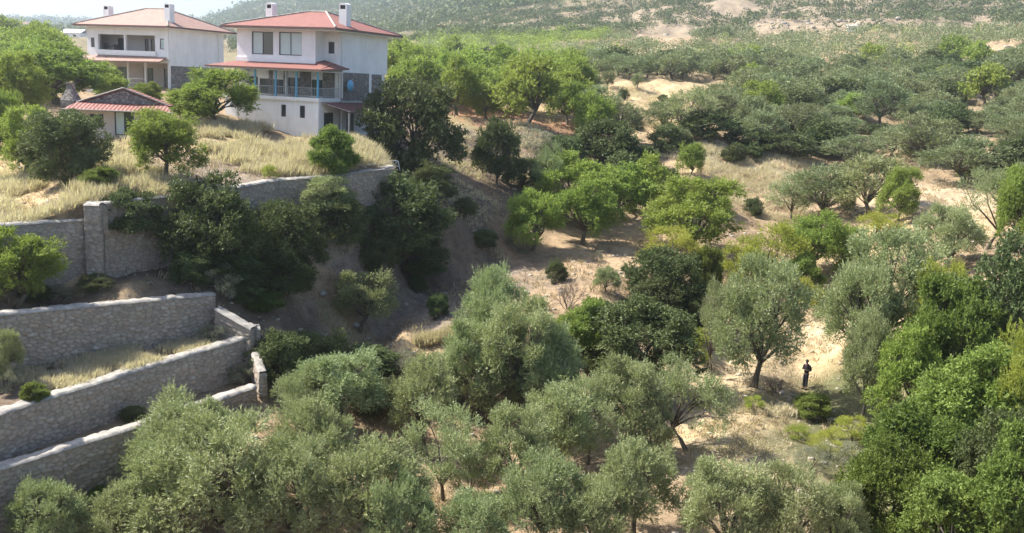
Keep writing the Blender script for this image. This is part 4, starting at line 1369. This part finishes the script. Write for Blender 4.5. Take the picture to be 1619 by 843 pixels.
def clump_cloud(name, label, X, Y, Z, W_, H_, n, leaf, mat, r, tints, cat):
    """crowns too far and too many to count: leaf-clump faces spread through each crown's volume"""
    m = len(X); d = rdir(r, m*n).reshape(m, n, 3); rad = (.55+.45*r.random((m, n, 1)))
    bl = 1+.28*np.sin(d[..., :1]*5+r.random((m, 1, 1))*6)*np.cos(d[..., 1:2]*4+r.random((m, 1, 1))*6)
    d[..., 2] = np.abs(d[..., 2])*1.25-.28
    P = np.stack([X, Y, Z], -1)[:, None]+d*rad*bl*np.stack([W_/2, W_/2, H_*.62], -1)[:, None]+np.array([0, 0, 1.])*(H_*.36)[:, None, None]
    a = unit(r.normal(size=(m, n, 3))+d*.7); b = unit(np.cross(a, r.normal(size=(m, n, 3)))); c = unit(np.cross(a, b))
    s = (leaf*W_/4.5)[:, None, None]*(.6+.8*r.random((m, n, 1)))
    V = np.stack([P-b*s, P-c*s*.55, P+b*s, P+c*s*.6], 2).reshape(-1, 3)
    T = np.clip(np.repeat(tints, n)+.14*r.normal(size=m*n), 0, 1)
    o = mobj(name, npmesh(name, V, np.arange(m*n*4).reshape(-1, 4), mat, False, {'tint': ('FACE', T)}))
    return tag(o, label, cat, kind='stuff')
rest = np.array(rest); rk = kinds[rest]
for k, nm_, lab in (('olive', 'distant_olive_grove', 'packed grey green olive groves on the rising ground'), ('almond', 'distant_almond_grove', 'hazy light green tree belt behind the houses'), ('oak', 'distant_evergreens', 'dark evergreens scattered through the far groves')):
    j = rest[rk == k]
    clump_cloud(nm_, lab, X[j], Y[j], Z[j], W_[j]*1.12, W_[j]*.78, 190, .17, ML['olive_dark' if k == 'olive' else k], rg, .5+.2*rg.normal(size=len(j)), 'grove')
# scrub on the hills
def scrub(n, d0, d1, s0, s1, power, wmin, wmax, faces, leaf, thr, nm_, lab, fs=.02):
    X, Y = sample(n, d0, d1, s0, s1, rg, power); Z = ground_z(X, Y); PX, PY = project(X, Y, Z); ok = fbm(X*fs, Y*fs, 91)+.10*fbm(X*.2, Y*.2, 93) > thr
    for c in CLEAR[:-2]: ok &= ~(ipx(PX, PY, c) & (rg.random(len(X)) < .93))
    ok &= (PX > -40) & (PX < 1660) & (PY < 125) & (PY > -60)
    X, Y, Z = X[ok], Y[ok], Z[ok]; w_ = wmin+(wmax-wmin)*rg.random(len(X))**1.5
    clump_cloud(nm_, lab, X, Y, Z, w_, w_*.62, faces, leaf, ML['oak'], rg, .62+.28*rg.normal(size=len(X)), 'scrub')
scrub(10000, 330, 680, -.3, .62, 1.6, 2.4, 7.5, 60, .30, .33, 'hillside_scrub', 'dark evergreen scrub dotted over the pale rocky hillside', .02)
scrub(26000, 560, 1900, -.62, .3, 1.2, 5, 14, 26, .44, .25, 'far_hill_scrub', 'bluish scrub covering the far hill behind the houses', .008)
scrub(2500, 1300, 2700, -.72, -.2, 1.2, 12, 26, 20, .42, .38, 'distant_ridge_scrub', 'faint scrub on the low ridge at the far left', .004)
# loose rocks on the pale hillside
def rocks(n, cx, cy_, d, rx, ry, smin, smax, r):
    p = at(cx, cy_, d); X = p[0]+r.normal(size=n)*rx; Y = p[1]+r.normal(size=n)*ry; Z = ground_z(X, Y)
    s = smin+(smax-smin)*r.random(n)**2; V = []; Q = []
    cube = np.array([(-1,-1,-1),(1,-1,-1),(1,1,-1),(-1,1,-1),(-1,-1,1),(1,-1,1),(1,1,1),(-1,1,1)], float); fq = np.array([(0,3,2,1),(4,5,6,7),(0,1,5,4),(1,2,6,5),(2,3,7,6),(3,0,4,7)])
    J = cube[None]*(.55+.45*r.random((n, 8, 3)))*np.stack([s, s*.8, s*.5], -1)[:, None]
    return (J+np.stack([X, Y, Z+s*.15], -1)[:, None]).reshape(-1, 3), (fq[None]+8*np.arange(n)[:, None, None]).reshape(-1, 4)
RV, RQ, off_ = [], [], 0
for args in ((160, 1370, 30, 380, 30, 16, .3, 1.6), (160, 1590, 82, 215, 7, 6, .25, .9), (120, 1300, 12, 440, 90, 50, .3, 1.6), (60, 1150, 188, 126, 5, 4, .3, .9), (60, 960, 40, 400, 50, 40, .3, 1.3)):
    v, q = rocks(*args, rg); RV.append(v); RQ.append(q+off_); off_ += len(v)
tag(mobj('hillside_rocks', npmesh('hillside_rocks', np.concatenate(RV), np.concatenate(RQ), M_ROCK)), 'pale broken limestone rocks scattered on the hillside', 'rocks', kind='stuff')

# ------------------------------------------------------------------ dry grass
def grass(name, label, regions, mat, r):
    Vs, Qs, Ts, o = [], [], [], 0
    for (px, py, d, rx, ry, n, hh) in regions:
        p = at(px, py, d); a = r.random(n)*6.283; q = np.sqrt(r.random(n)); X = p[0]+np.cos(a)*q*rx; Y = p[1]+np.sin(a)*q*ry
        ok = (fbm(X*.7, Y*.7, 55) > .34) & (fbm(X*.28, Y*.28, 58) > .36); X, Y = X[ok], Y[ok]; Z = ground_z(X, Y)
        if px < 460 and py < 400: kk = w1blend(X, Y) > .98; X, Y, Z = X[kk], Y[kk], Z[kk]      # keep the tufts behind the wall copings
        if (px, py) in ((235, 552), (100, 575), (60, 520), (330, 530)): kk = inpoly(X, Y, polyC); X, Y, Z = X[kk], Y[kk], Z[kk]
        m = len(X); K = 6; hgt = hh*(.5+.9*r.random((m, 1, 1)))*(.6+.9*fbm(X*.5, Y*.5, 57))[:, None, None]
        st = np.stack([X, Y, Z-.03], -1)[:, None]+np.concatenate([r.normal(size=(m, K, 2))*.10, np.zeros((m, K, 1))], -1)
        d_ = unit(np.concatenate([r.normal(size=(m, K, 2))*.33+np.array([.15, -.05]), np.ones((m, K, 1))], -1)); sd = unit(np.cross(d_, r.normal(size=(m, K, 3)))) * .02
        tip = st+d_*hgt; md = st+d_*hgt*.5
        V = np.stack([st, md+sd, tip, md-sd], 2).reshape(-1, 3); Vs.append(V); Qs.append(np.arange(m*K*4).reshape(-1, 4)+o); o += len(V)
        Ts.append(np.clip(np.repeat(.2+.7*fbm(X*.25, Y*.25, 59), K)+.12*r.normal(size=m*K), 0, 1))
    ob = mobj(name, npmesh(name, np.concatenate(Vs), np.concatenate(Qs), mat, False, {'tint': ('FACE', np.concatenate(Ts))}))
    return tag(ob, label, 'grass', kind='stuff')
grass('dry_grass', 'tall bleached straw grass on the terraces and slopes', [
 (60, 320, 49, 8, 6.2, 9000, .55), (0, 300, 53, 8, 8, 6000, .6), (410, 245, 65.5, 9, 7.5, 12000, .7), (330, 230, 66, 5, 5, 3000, .6),
 (235, 552, 42.9, 3.2, 2.6, 5000, .42), (100, 575, 40, 5, 2.6, 2600, .4), (60, 520, 39.5, 6, 2.4, 1200, .35), (330, 530, 45, 2.5, 2, 500, .3), (665, 522, 54, 2.6, .8, 1500, .6), (560, 525, 54.3, 2.2, .7, 700, .35),
 (1040, 165, 132, 15, 14, 5000, .5), (1160, 280, 98, 9, 9, 4500, .5), (1220, 265, 104, 10, 6, 3000, .5), (1190, 640, 52, 2.5, 1.5, 700, .35),
 (1280, 560, 61, 4.5, 6, 1500, .16), (1160, 685, 47.5, 3, 2.2, 900, .2), (600, 810, 37, 5, 3, 900, .2), (760, 200, 100, 9, 6, 1800, .35), (740, 250, 88, 9, 6, 2500, .4), (690, 330, 74, 6, 6, 1500, .3)], ML['straw'], rg)
# weeds and stones on the open soil between the trees
def scatter(n, d0, d1, r):
    X, Y = sample(n, d0, d1, -.56, .56, r, 1.5); k = ~inpoly(X, Y, polyC) & ~inpoly(X, Y, polyD); X, Y = X[k], Y[k]
    b = np.abs(w1blend(X, Y)-.5) > .495; q = (X > -50) & (X < -11) & (Y > 64) & (Y < 110); X, Y = X[b & ~q], Y[b & ~q]; return X, Y
X, Y = scatter(26000, 34, 135, rg); k = fbm(X*.45, Y*.45, 71) > .46; X, Y = X[k], Y[k]; Z = ground_z(X, Y); m = len(X); K = 7
hgt = (.10+.30*rg.random((m, 1, 1))**2)*(1+Y/90)[:, None, None]
st = np.stack([X, Y, Z-.02], -1)[:, None]+np.concatenate([rg.normal(size=(m, K, 2))*.13, np.zeros((m, K, 1))], -1)
d_ = unit(np.concatenate([rg.normal(size=(m, K, 2))*.6, np.ones((m, K, 1))], -1)); sd = unit(np.cross(d_, rg.normal(size=(m, K, 3))))*.022
V = np.stack([st, st+d_*hgt*.5+sd, st+d_*hgt, st+d_*hgt*.5-sd], 2).reshape(-1, 3)
T_ = np.clip(np.repeat(.1+.8*fbm(X*.2, Y*.2, 73), K)+.15*rg.normal(size=m*K), 0, 1)
tag(mobj('dry_weeds', npmesh('dry_weeds', V, np.arange(m*K*4).reshape(-1, 4), ML['weed'], False, {'tint': ('FACE', T_)})), 'low dry weeds and tufts on the open soil', 'weeds', kind='stuff')
X, Y = scatter(7000, 34, 120, rg); Z = ground_z(X, Y); n = len(X); s = .03+.16*rg.random(n)**4+Y*.0004
cube = np.array([(-1,-1,-1),(1,-1,-1),(1,1,-1),(-1,1,-1),(-1,-1,1),(1,-1,1),(1,1,1),(-1,1,1)], float); fq = np.array([(0,3,2,1),(4,5,6,7),(0,1,5,4),(1,2,6,5),(2,3,7,6),(3,0,4,7)])
J = cube[None]*(.5+.5*rg.random((n, 8, 3)))*np.stack([s, s*.8, s*.55], -1)[:, None]
tag(mobj('loose_stones', npmesh('loose_stones', (J+np.stack([X, Y, Z], -1)[:, None]).reshape(-1, 3), (fq[None]+8*np.arange(n)[:, None, None]).reshape(-1, 4), M_ROCK)), 'small loose stones lying on the bare soil', 'stones', kind='stuff')
# ------------------------------------------------------------------ person
def skinned(name, chains, mat, parent, sub=2):
    """chains: list of point lists [(x,y,z,r)], a later chain starts on the index of an earlier vertex"""
    me = bpy.data.meshes.new(name); V, Ed, Rr = [], [], []
    for ch in chains:
        start = ch[0]; prev = None
        for q in ch:
            if isinstance(q, int): prev = q; continue
            V.append(q[:3]); Rr.append(q[3]); i = len(V)-1
            if prev is not None: Ed.append((prev, i))
            prev = i
    me.from_pydata(V, Ed, []); o = mobj(name, me, None)
    m = o.modifiers.new('s', 'SKIN'); m.use_smooth_shade = True
    sv = me.skin_vertices[0].data
    for i, r_ in enumerate(Rr): sv[i].radius = (r_, r_*.82 if r_ > .08 else r_); 
    sv[0].use_root = True
    ss = o.modifiers.new('d', 'SUBSURF'); ss.levels = ss.render_levels = sub
    dg = bpy.context.evaluated_depsgraph_get(); nm = bpy.data.meshes.new_from_object(o.evaluated_get(dg)); nm.name = name
    bpy.data.objects.remove(o)
    nm.materials.clear(); nm.materials.append(mat)
    for p in nm.polygons: p.use_smooth = True
    return nm
M_SKIN = plain('skin', (.30, .18, .13), .6, .05); M_HAIR = plain('black_hair', (.015, .012, .012), .7, .2)
M_SHIRT = plain('black_cloth', (.022, .018, .024), .85, .2); M_TROUS = plain('dark_trousers', (.032, .033, .045), .85, .2)
M_SCARF = plain('lilac_cloth', (.50, .42, .52), .8, .1); M_RED = plain('dull_red_cloth', (.14, .03, .04), .8, .1); M_SHOE = plain('dark_shoe', (.05, .04, .04), .6, .1)
px_, py_, pz_ = hit(1272, 617)
person = empty('person', (px_, py_, pz_-.01), math.radians(-48), 1.12, 'person in black shirt and dark trousers standing on the sunlit clearing, hands raised to chest', 'person')
# local: faces -y, x to its left ; arms bent, head bowed
def hand(ci, x, y, z, sx):
    """palm then four unequal curled fingers and a thumb off the side"""
    ch = []
    for k, (dx, l) in enumerate(((-.03, .070), (-.010, .080), (.011, .075), (.031, .058))):
        ch.append([ci, (x+dx*sx, y-.028, z+.012, .009), (x+dx*sx*1.05, y-.028-l*.5, z+.018, .0085), (x+dx*sx, y-.02-l*.8, z-.012, .0075)])
    ch.append([ci, (x-.045*sx, y-.005, z+.02, .0105), (x-.055*sx, y-.045, z+.035, .009)])
    return ch
ch = [[(0, 0, .96, .11), (0, .01, 1.12, .115), (0, .015, 1.30, .13), (0, .01, 1.42, .085), (0, -.005, 1.49, .052), (0, -.03, 1.56, .055)],
      [0, (.075, 0, .90, .085), (.075, -.02, .50, .058), (.08, .02, .10, .040), (.085, -.10, .035, .032)],
      [0, (-.075, 0, .90, .085), (-.08, -.03, .50, .058), (-.08, .02, .10, .040), (-.085, -.10, .035, .032)],
      [3, (.17, .01, 1.38, .055), (.245, .05, 1.12, .042), (.12, -.20, 1.17, .030), (.07, -.26, 1.21, .024)],
      [3, (-.17, .01, 1.38, .055), (-.25, .05, 1.13, .042), (-.13, -.19, 1.23, .030), (-.08, -.25, 1.27, .024)]]
ch += hand(17, .07, -.28, 1.215, 1) + hand(21, -.08, -.27, 1.275, -1)
bme = skinned('body', ch, M_SKIN, None, 1)
# head with brow, nose, chin and ears joined into the body mesh
bm = bmesh.new(); bm.from_mesh(bme)
hm = bmesh.new(); bmesh.ops.create_icosphere(hm, subdivisions=4, radius=1)
rot = Matrix.Rotation(math.radians(16), 3, 'X')
for v in hm.verts:
    p = v.co.copy(); x, y, z = p
    jaw = 1-.28*max(0, -z)**1.2; q = Vector((x*.078*jaw, y*.098, z*.118))
    if y < -.2:
        q.y += .008*max(0, -z-.2)
        q.y -= .024*math.exp(-((x/.16)**2+((z+.12)/.22)**2))                       # nose
        q.y += .010*(math.exp(-(((abs(x)-.36)/.16)**2+((z-.08)/.12)**2)))           # eye sockets
        q.y -= .006*math.exp(-((x/.3)**2+((z+.48)/.09)**2))                         # lips
    q.x += (.014 if x > 0 else -.014)*math.exp(-(((abs(x)-1)/.12)**2+(y/.22)**2+(z/.25)**2))   # ears
    v.co = rot @ q + Vector((0, -.045, 1.625))
hme = bpy.data.meshes.new('h'); hm.to_mesh(hme); bm.from_mesh(hme); bm.to_mesh(bme); bm.free(); hm.free()
for p in bme.polygons: p.use_smooth = True
mobj('body', bme, person)
for sx in (-1, 1):
    e = bmesh.new(); bmesh.ops.create_icosphere(e, subdivisions=2, radius=.011); em = bpy.data.meshes.new('eye'); e.to_mesh(em); e.free(); em.materials.append(M_HAIR)
    eo = mobj('eye', em, person); eo.location = rot @ Vector((sx*.029, -.083, .010)) + Vector((0, -.045, 1.625))
hb_ = bmesh.new(); bmesh.ops.create_icosphere(hb_, subdivisions=4, radius=1)
dl = [v for v in hb_.verts if v.co.z < (-.42 if v.co.y > .25 else .30 - .2*max(0, v.co.y+.3))]; bmesh.ops.delete(hb_, geom=dl, context='VERTS')
for v in hb_.verts:
    n_ = .06*math.sin(v.co.x*23)*math.cos(v.co.z*19+v.co.y*17)
    v.co = rot @ Vector((v.co.x*.088*(1+n_), v.co.y*.108*(1+n_)+.004, v.co.z*.130*(1+n_*.6)+.002)) + Vector((0, -.045, 1.625))
hme = bpy.data.meshes.new('hair'); hb_.to_mesh(hme); hb_.free(); hme.materials.append(M_HAIR); hz_ = mobj('hair', hme, person)
sm = hz_.modifiers.new('t', 'SOLIDIFY'); sm.thickness = .012
mobj('shirt', skinned('shirt', [[(0, 0, .90, .155), (0, .01, 1.12, .155), (0, .015, 1.30, .17), (0, .01, 1.42, .10), (0, 0, 1.455, .062)],
      [3, (.17, .01, 1.385, .078), (.245, .05, 1.12, .062), (.15, -.16, 1.16, .044)], [3, (-.17, .01, 1.385, .078), (-.25, .05, 1.13, .062), (-.16, -.15, 1.21, .044)]], M_SHIRT, None, 2), person)
mobj('trousers', skinned('trousers', [[(0, 0, 1.0, .13), (0, 0, .93, .13)], [1, (.075, 0, .86, .115), (.075, -.02, .50, .092), (.08, .02, .10, .072)],
      [1, (-.075, 0, .86, .115), (-.08, -.03, .50, .092), (-.08, .02, .10, .072)]], M_TROUS, None, 2), person)
for sx in (1, -1):
    mobj('shoe', skinned('shoe', [[(sx*.08, .05, .05, .048), (sx*.083, -.05, .045, .046), (sx*.088, -.15, .035, .036)]], M_SHOE, None, 2), person)
mobj('neck_scarf', skinned('neck_scarf', [[(.07, -.06, 1.44, .03), (0, -.10, 1.41, .032), (-.07, -.06, 1.44, .03), (-.06, .05, 1.47, .03), (.06, .05, 1.47, .03), (.075, -.05, 1.445, .03)]], M_RED, None, 2), person)
mobj('shoulder_wrap', skinned('shoulder_wrap', [[(-.10, -.05, 1.45, .035), (-.14, .08, 1.46, .05), (-.10, .14, 1.34, .07), (.02, .16, 1.22, .08), (.06, .16, 1.08, .06)]], M_SCARF, None, 2), person)

# ------------------------------------------------------------------ small things
# leafless pale bushes
def twig_bush(px, top, base, wd, label):
    x, y, z = hit(px, base); dep = y; h = (base-top)/FPX*dep; w_ = wd/FPX*dep
    r = np.random.default_rng(int(px)); tb = MB()
    def grow(p, d, l, rad, lev):
        e = p+d*l; m = p.lerp(e, .5)+Vector(r.normal(size=3)*.05*l); tb.tube([p, m, e], [rad, rad*.8, rad*.55], 4, cap=False)
        if lev == 0: return
        for _ in range(3): grow(p.lerp(e, float(.45+.5*r.random())), (d+Vector(r.normal(size=3)*.5)+Vector((0, 0, .12))).normalized(), l*(.55+.25*r.random()), rad*.55, lev-1)
    for _ in range(9):
        a = r.random()*6.28; s_ = .25+.9*r.random(); d = Vector((math.cos(a)*s_*w_/h*.9, math.sin(a)*s_*w_/h*.9, 1)).normalized(); grow(Vector((0, 0, -.1)), d, h*.45, .035, 3)
    me = bpy.data.meshes.new('branches'); me.from_pydata(tb.v, [], tb.f); me.materials.append(ML['twig'])
    o = empty('bare_bush', (x, y, z), 0, 1, label, 'bush', 'leafless bushes'); mobj('branches', me, o); return o
twig_bush(897, 425, 492, 80, 'pale leafless bush beside the sunlit soil patch on the valley floor')
twig_bush(1120, 462, 520, 60, 'grey leafless bush in the shade between the dark dome and the old olive')
twig_bush(1225, 585, 622, 36, 'small bare twiggy bush at the trunk of the large old olive')
twig_bush(1085, 140, 210, 60, 'bare branched bush standing on the rim of the straw field')
# bent brown trunk fragment on the pale slope
x, y, z = hit(1402, 382)
tg = MB().tube([(0, 0, -.3), (.1, 0, .5), (.55, 0, 1.0), (.75, .05, 1.5)], [.16, .14, .12, .07], 8).tube([(.6, 0, 1.1), (.95, -.1, 1.3)], [.08, .04], 6)
o = tg.build('tree_stump', M_BARK, None, smooth=True); o.location = (x, y, z); tag(o, 'bent brown trunk without leaves on the pale right hand slope', 'trunk')
# board pile
x, y, z = hit(592, 276, 55, 80); bp = empty('board_pile', (x, y, z), .3, 1, 'tangled pile of weathered boards and poles on the wall end', 'board pile')
r = np.random.default_rng(3)
for i in range(15):
    a = r.normal()*.7; l = .5+.6*r.random(); c = Vector((r.normal()*.5-.4, r.normal()*.35, .15+.55*r.random())); d = Vector((math.cos(a), math.sin(a)*.5, r.normal()*.28)).normalized()
    q = MB().box(-l, -.06, -.015, l, .06, .015).build('board', M_WOODD if i % 3 else M_CONC, bp)
    q.location = c; q.rotation_euler = d.to_track_quat('X', 'Z').to_euler()
x, y, z = hit(622, 270, 55, 80); fr_ = MB()
for a_, b_ in (((-.5, 0, 0), (-.5, 0, .75)), ((.5, 0, 0), (.35, 0, .75)), ((-.5, 0, .75), (.35, 0, .75)), ((-.5, 0, .35), (.42, 0, .35)), ((-.5, 0, 0), (.35, 0, .75))): fr_.tube([a_, b_], .03, 6)
o = fr_.build('white_frame', M_TRIM, None); o.location = (x, y, z); tag(o, 'small white metal frame lying beside the board pile', 'frame')
# ledge above the curved wall
x, y, z = hit(266, 298, 45, 65); o = MB().box(-.62, -.18, -.5, .62, .18, .22).box(-.7, -.24, .22, .7, .24, .30).build('concrete_ledge', M_CONC, None, bevel=.015)
o.location = (x, y, z); tag(o, 'short pale concrete ledge behind the upper stone wall', 'ledge')
# white boulders
def boulder(px, py, s, label):
    x, y, z = hit(px, py); b = bmesh.new(); bmesh.ops.create_icosphere(b, subdivisions=3, radius=s); r_ = np.random.default_rng(int(px))
    off = r_.random(3)*9
    for v in b.verts: n_ = float(fbm(np.array([v.co.x/s*1.3+off[0]]), np.array([v.co.y/s*1.3+v.co.z/s+off[1]]), 7)[0]); v.co *= .7+.6*n_; v.co.z *= .65
    me = bpy.data.meshes.new('boulder'); b.to_mesh(me); b.free(); me.materials.append(M_COPE); o = mobj('boulder', me); o.location = (x, y, z+s*.15)
    tag(o, label, 'boulder', 'pale boulders')
boulder(562, 516, .28, 'pale boulder under the lone sunlit olive tree'); boulder(706, 540, .34, 'white boulder at the right end of the lit bank grass')
boulder(1180, 640, .3, 'pale boulder at the foot of the large old olive'); boulder(925, 492, .25, 'pale boulder by the sunlit soil patch')
boulder(510, 470, .25, 'small pale stone on the shaded valley floor left of the lone olive'); boulder(1235, 622, .22, 'small stone in the shade left of the standing person')
# far hut and far houses
def far_house(px, py, d, w_, dp_, h_, label, name='far_house', roof=M_TILE, grp='distant houses'):
    p = at(px, py, d); z = gz(p[0], p[1]); o = empty(name, (p[0], p[1], z), math.radians(-12), 1, label, 'house', grp)
    k = MB(); wall_panel(k, 'x', 0, 0, w_, -2, h_, .2, holes=[(w_*.15, w_*.32, h_*.35, h_*.75), (w_*.6, w_*.78, h_*.35, h_*.75)]); wall_panel(k, 'y', 0, .2, dp_, -2, h_, .2); wall_panel(k, 'y', w_, .2, dp_, -2, h_, -.2); wall_panel(k, 'x', dp_, .0, w_, -2, h_, .2)
    k.build('wall', M_WHITE, o)
    box(o, 'unlit_room_backing', M_DARK, .3, .6, 0, w_-.3, .7, h_-.1)  # near-black colour stands in for the dark inside the openings
    MB().prism([(-.5, -.5, h_), (w_+.5, -.5, h_), (w_+.5, dp_/2, h_+w_*.18), (-.5, dp_/2, h_+w_*.18)], .15).prism([(w_+.5, dp_+.5, h_), (-.5, dp_+.5, h_), (-.5, dp_/2, h_+w_*.18), (w_+.5, dp_/2, h_+w_*.18)], .15).build('roof', roof, o)
far_house(1340, 46, 345, 2.9, 2.2, 2.2, 'tiny white hut on the rocky clearing at the upper right', 'hut', M_CONC, None)
far_house(340, 48, 700, 14, 10, 5, 'far red roofed house seen between the two villas')
far_house(20, 46, 760, 12, 9, 5, 'far house at the left edge of the horizon')
far_house(98, 60, 420, 9, 6, 3, 'low white roofed building in the far left groves', roof=M_TRIM)
#@@PEOPLE
# ------------------------------------------------------------------ haze
hz = NT('haze_air'); hz.t.nodes.remove(hz.b)
pv = hz.n('ShaderNodeVolumePrincipled'); pv.inputs['Color'].default_value = (.80, .88, 1.0, 1); pv.inputs['Density'].default_value = .0004; pv.inputs['Anisotropy'].default_value = .78
hz.l(pv.outputs[0], hz.out.inputs['Volume'])
top = max(float(Zg.max())+30, 60); bot = float(Zg.min())-1
hb = MB().box(-7300, -300, bot, 7300, 3400, top).build('haze', hz.m)
tag(hb, 'thin pale summer haze filling the valley air', 'haze', kind='stuff')
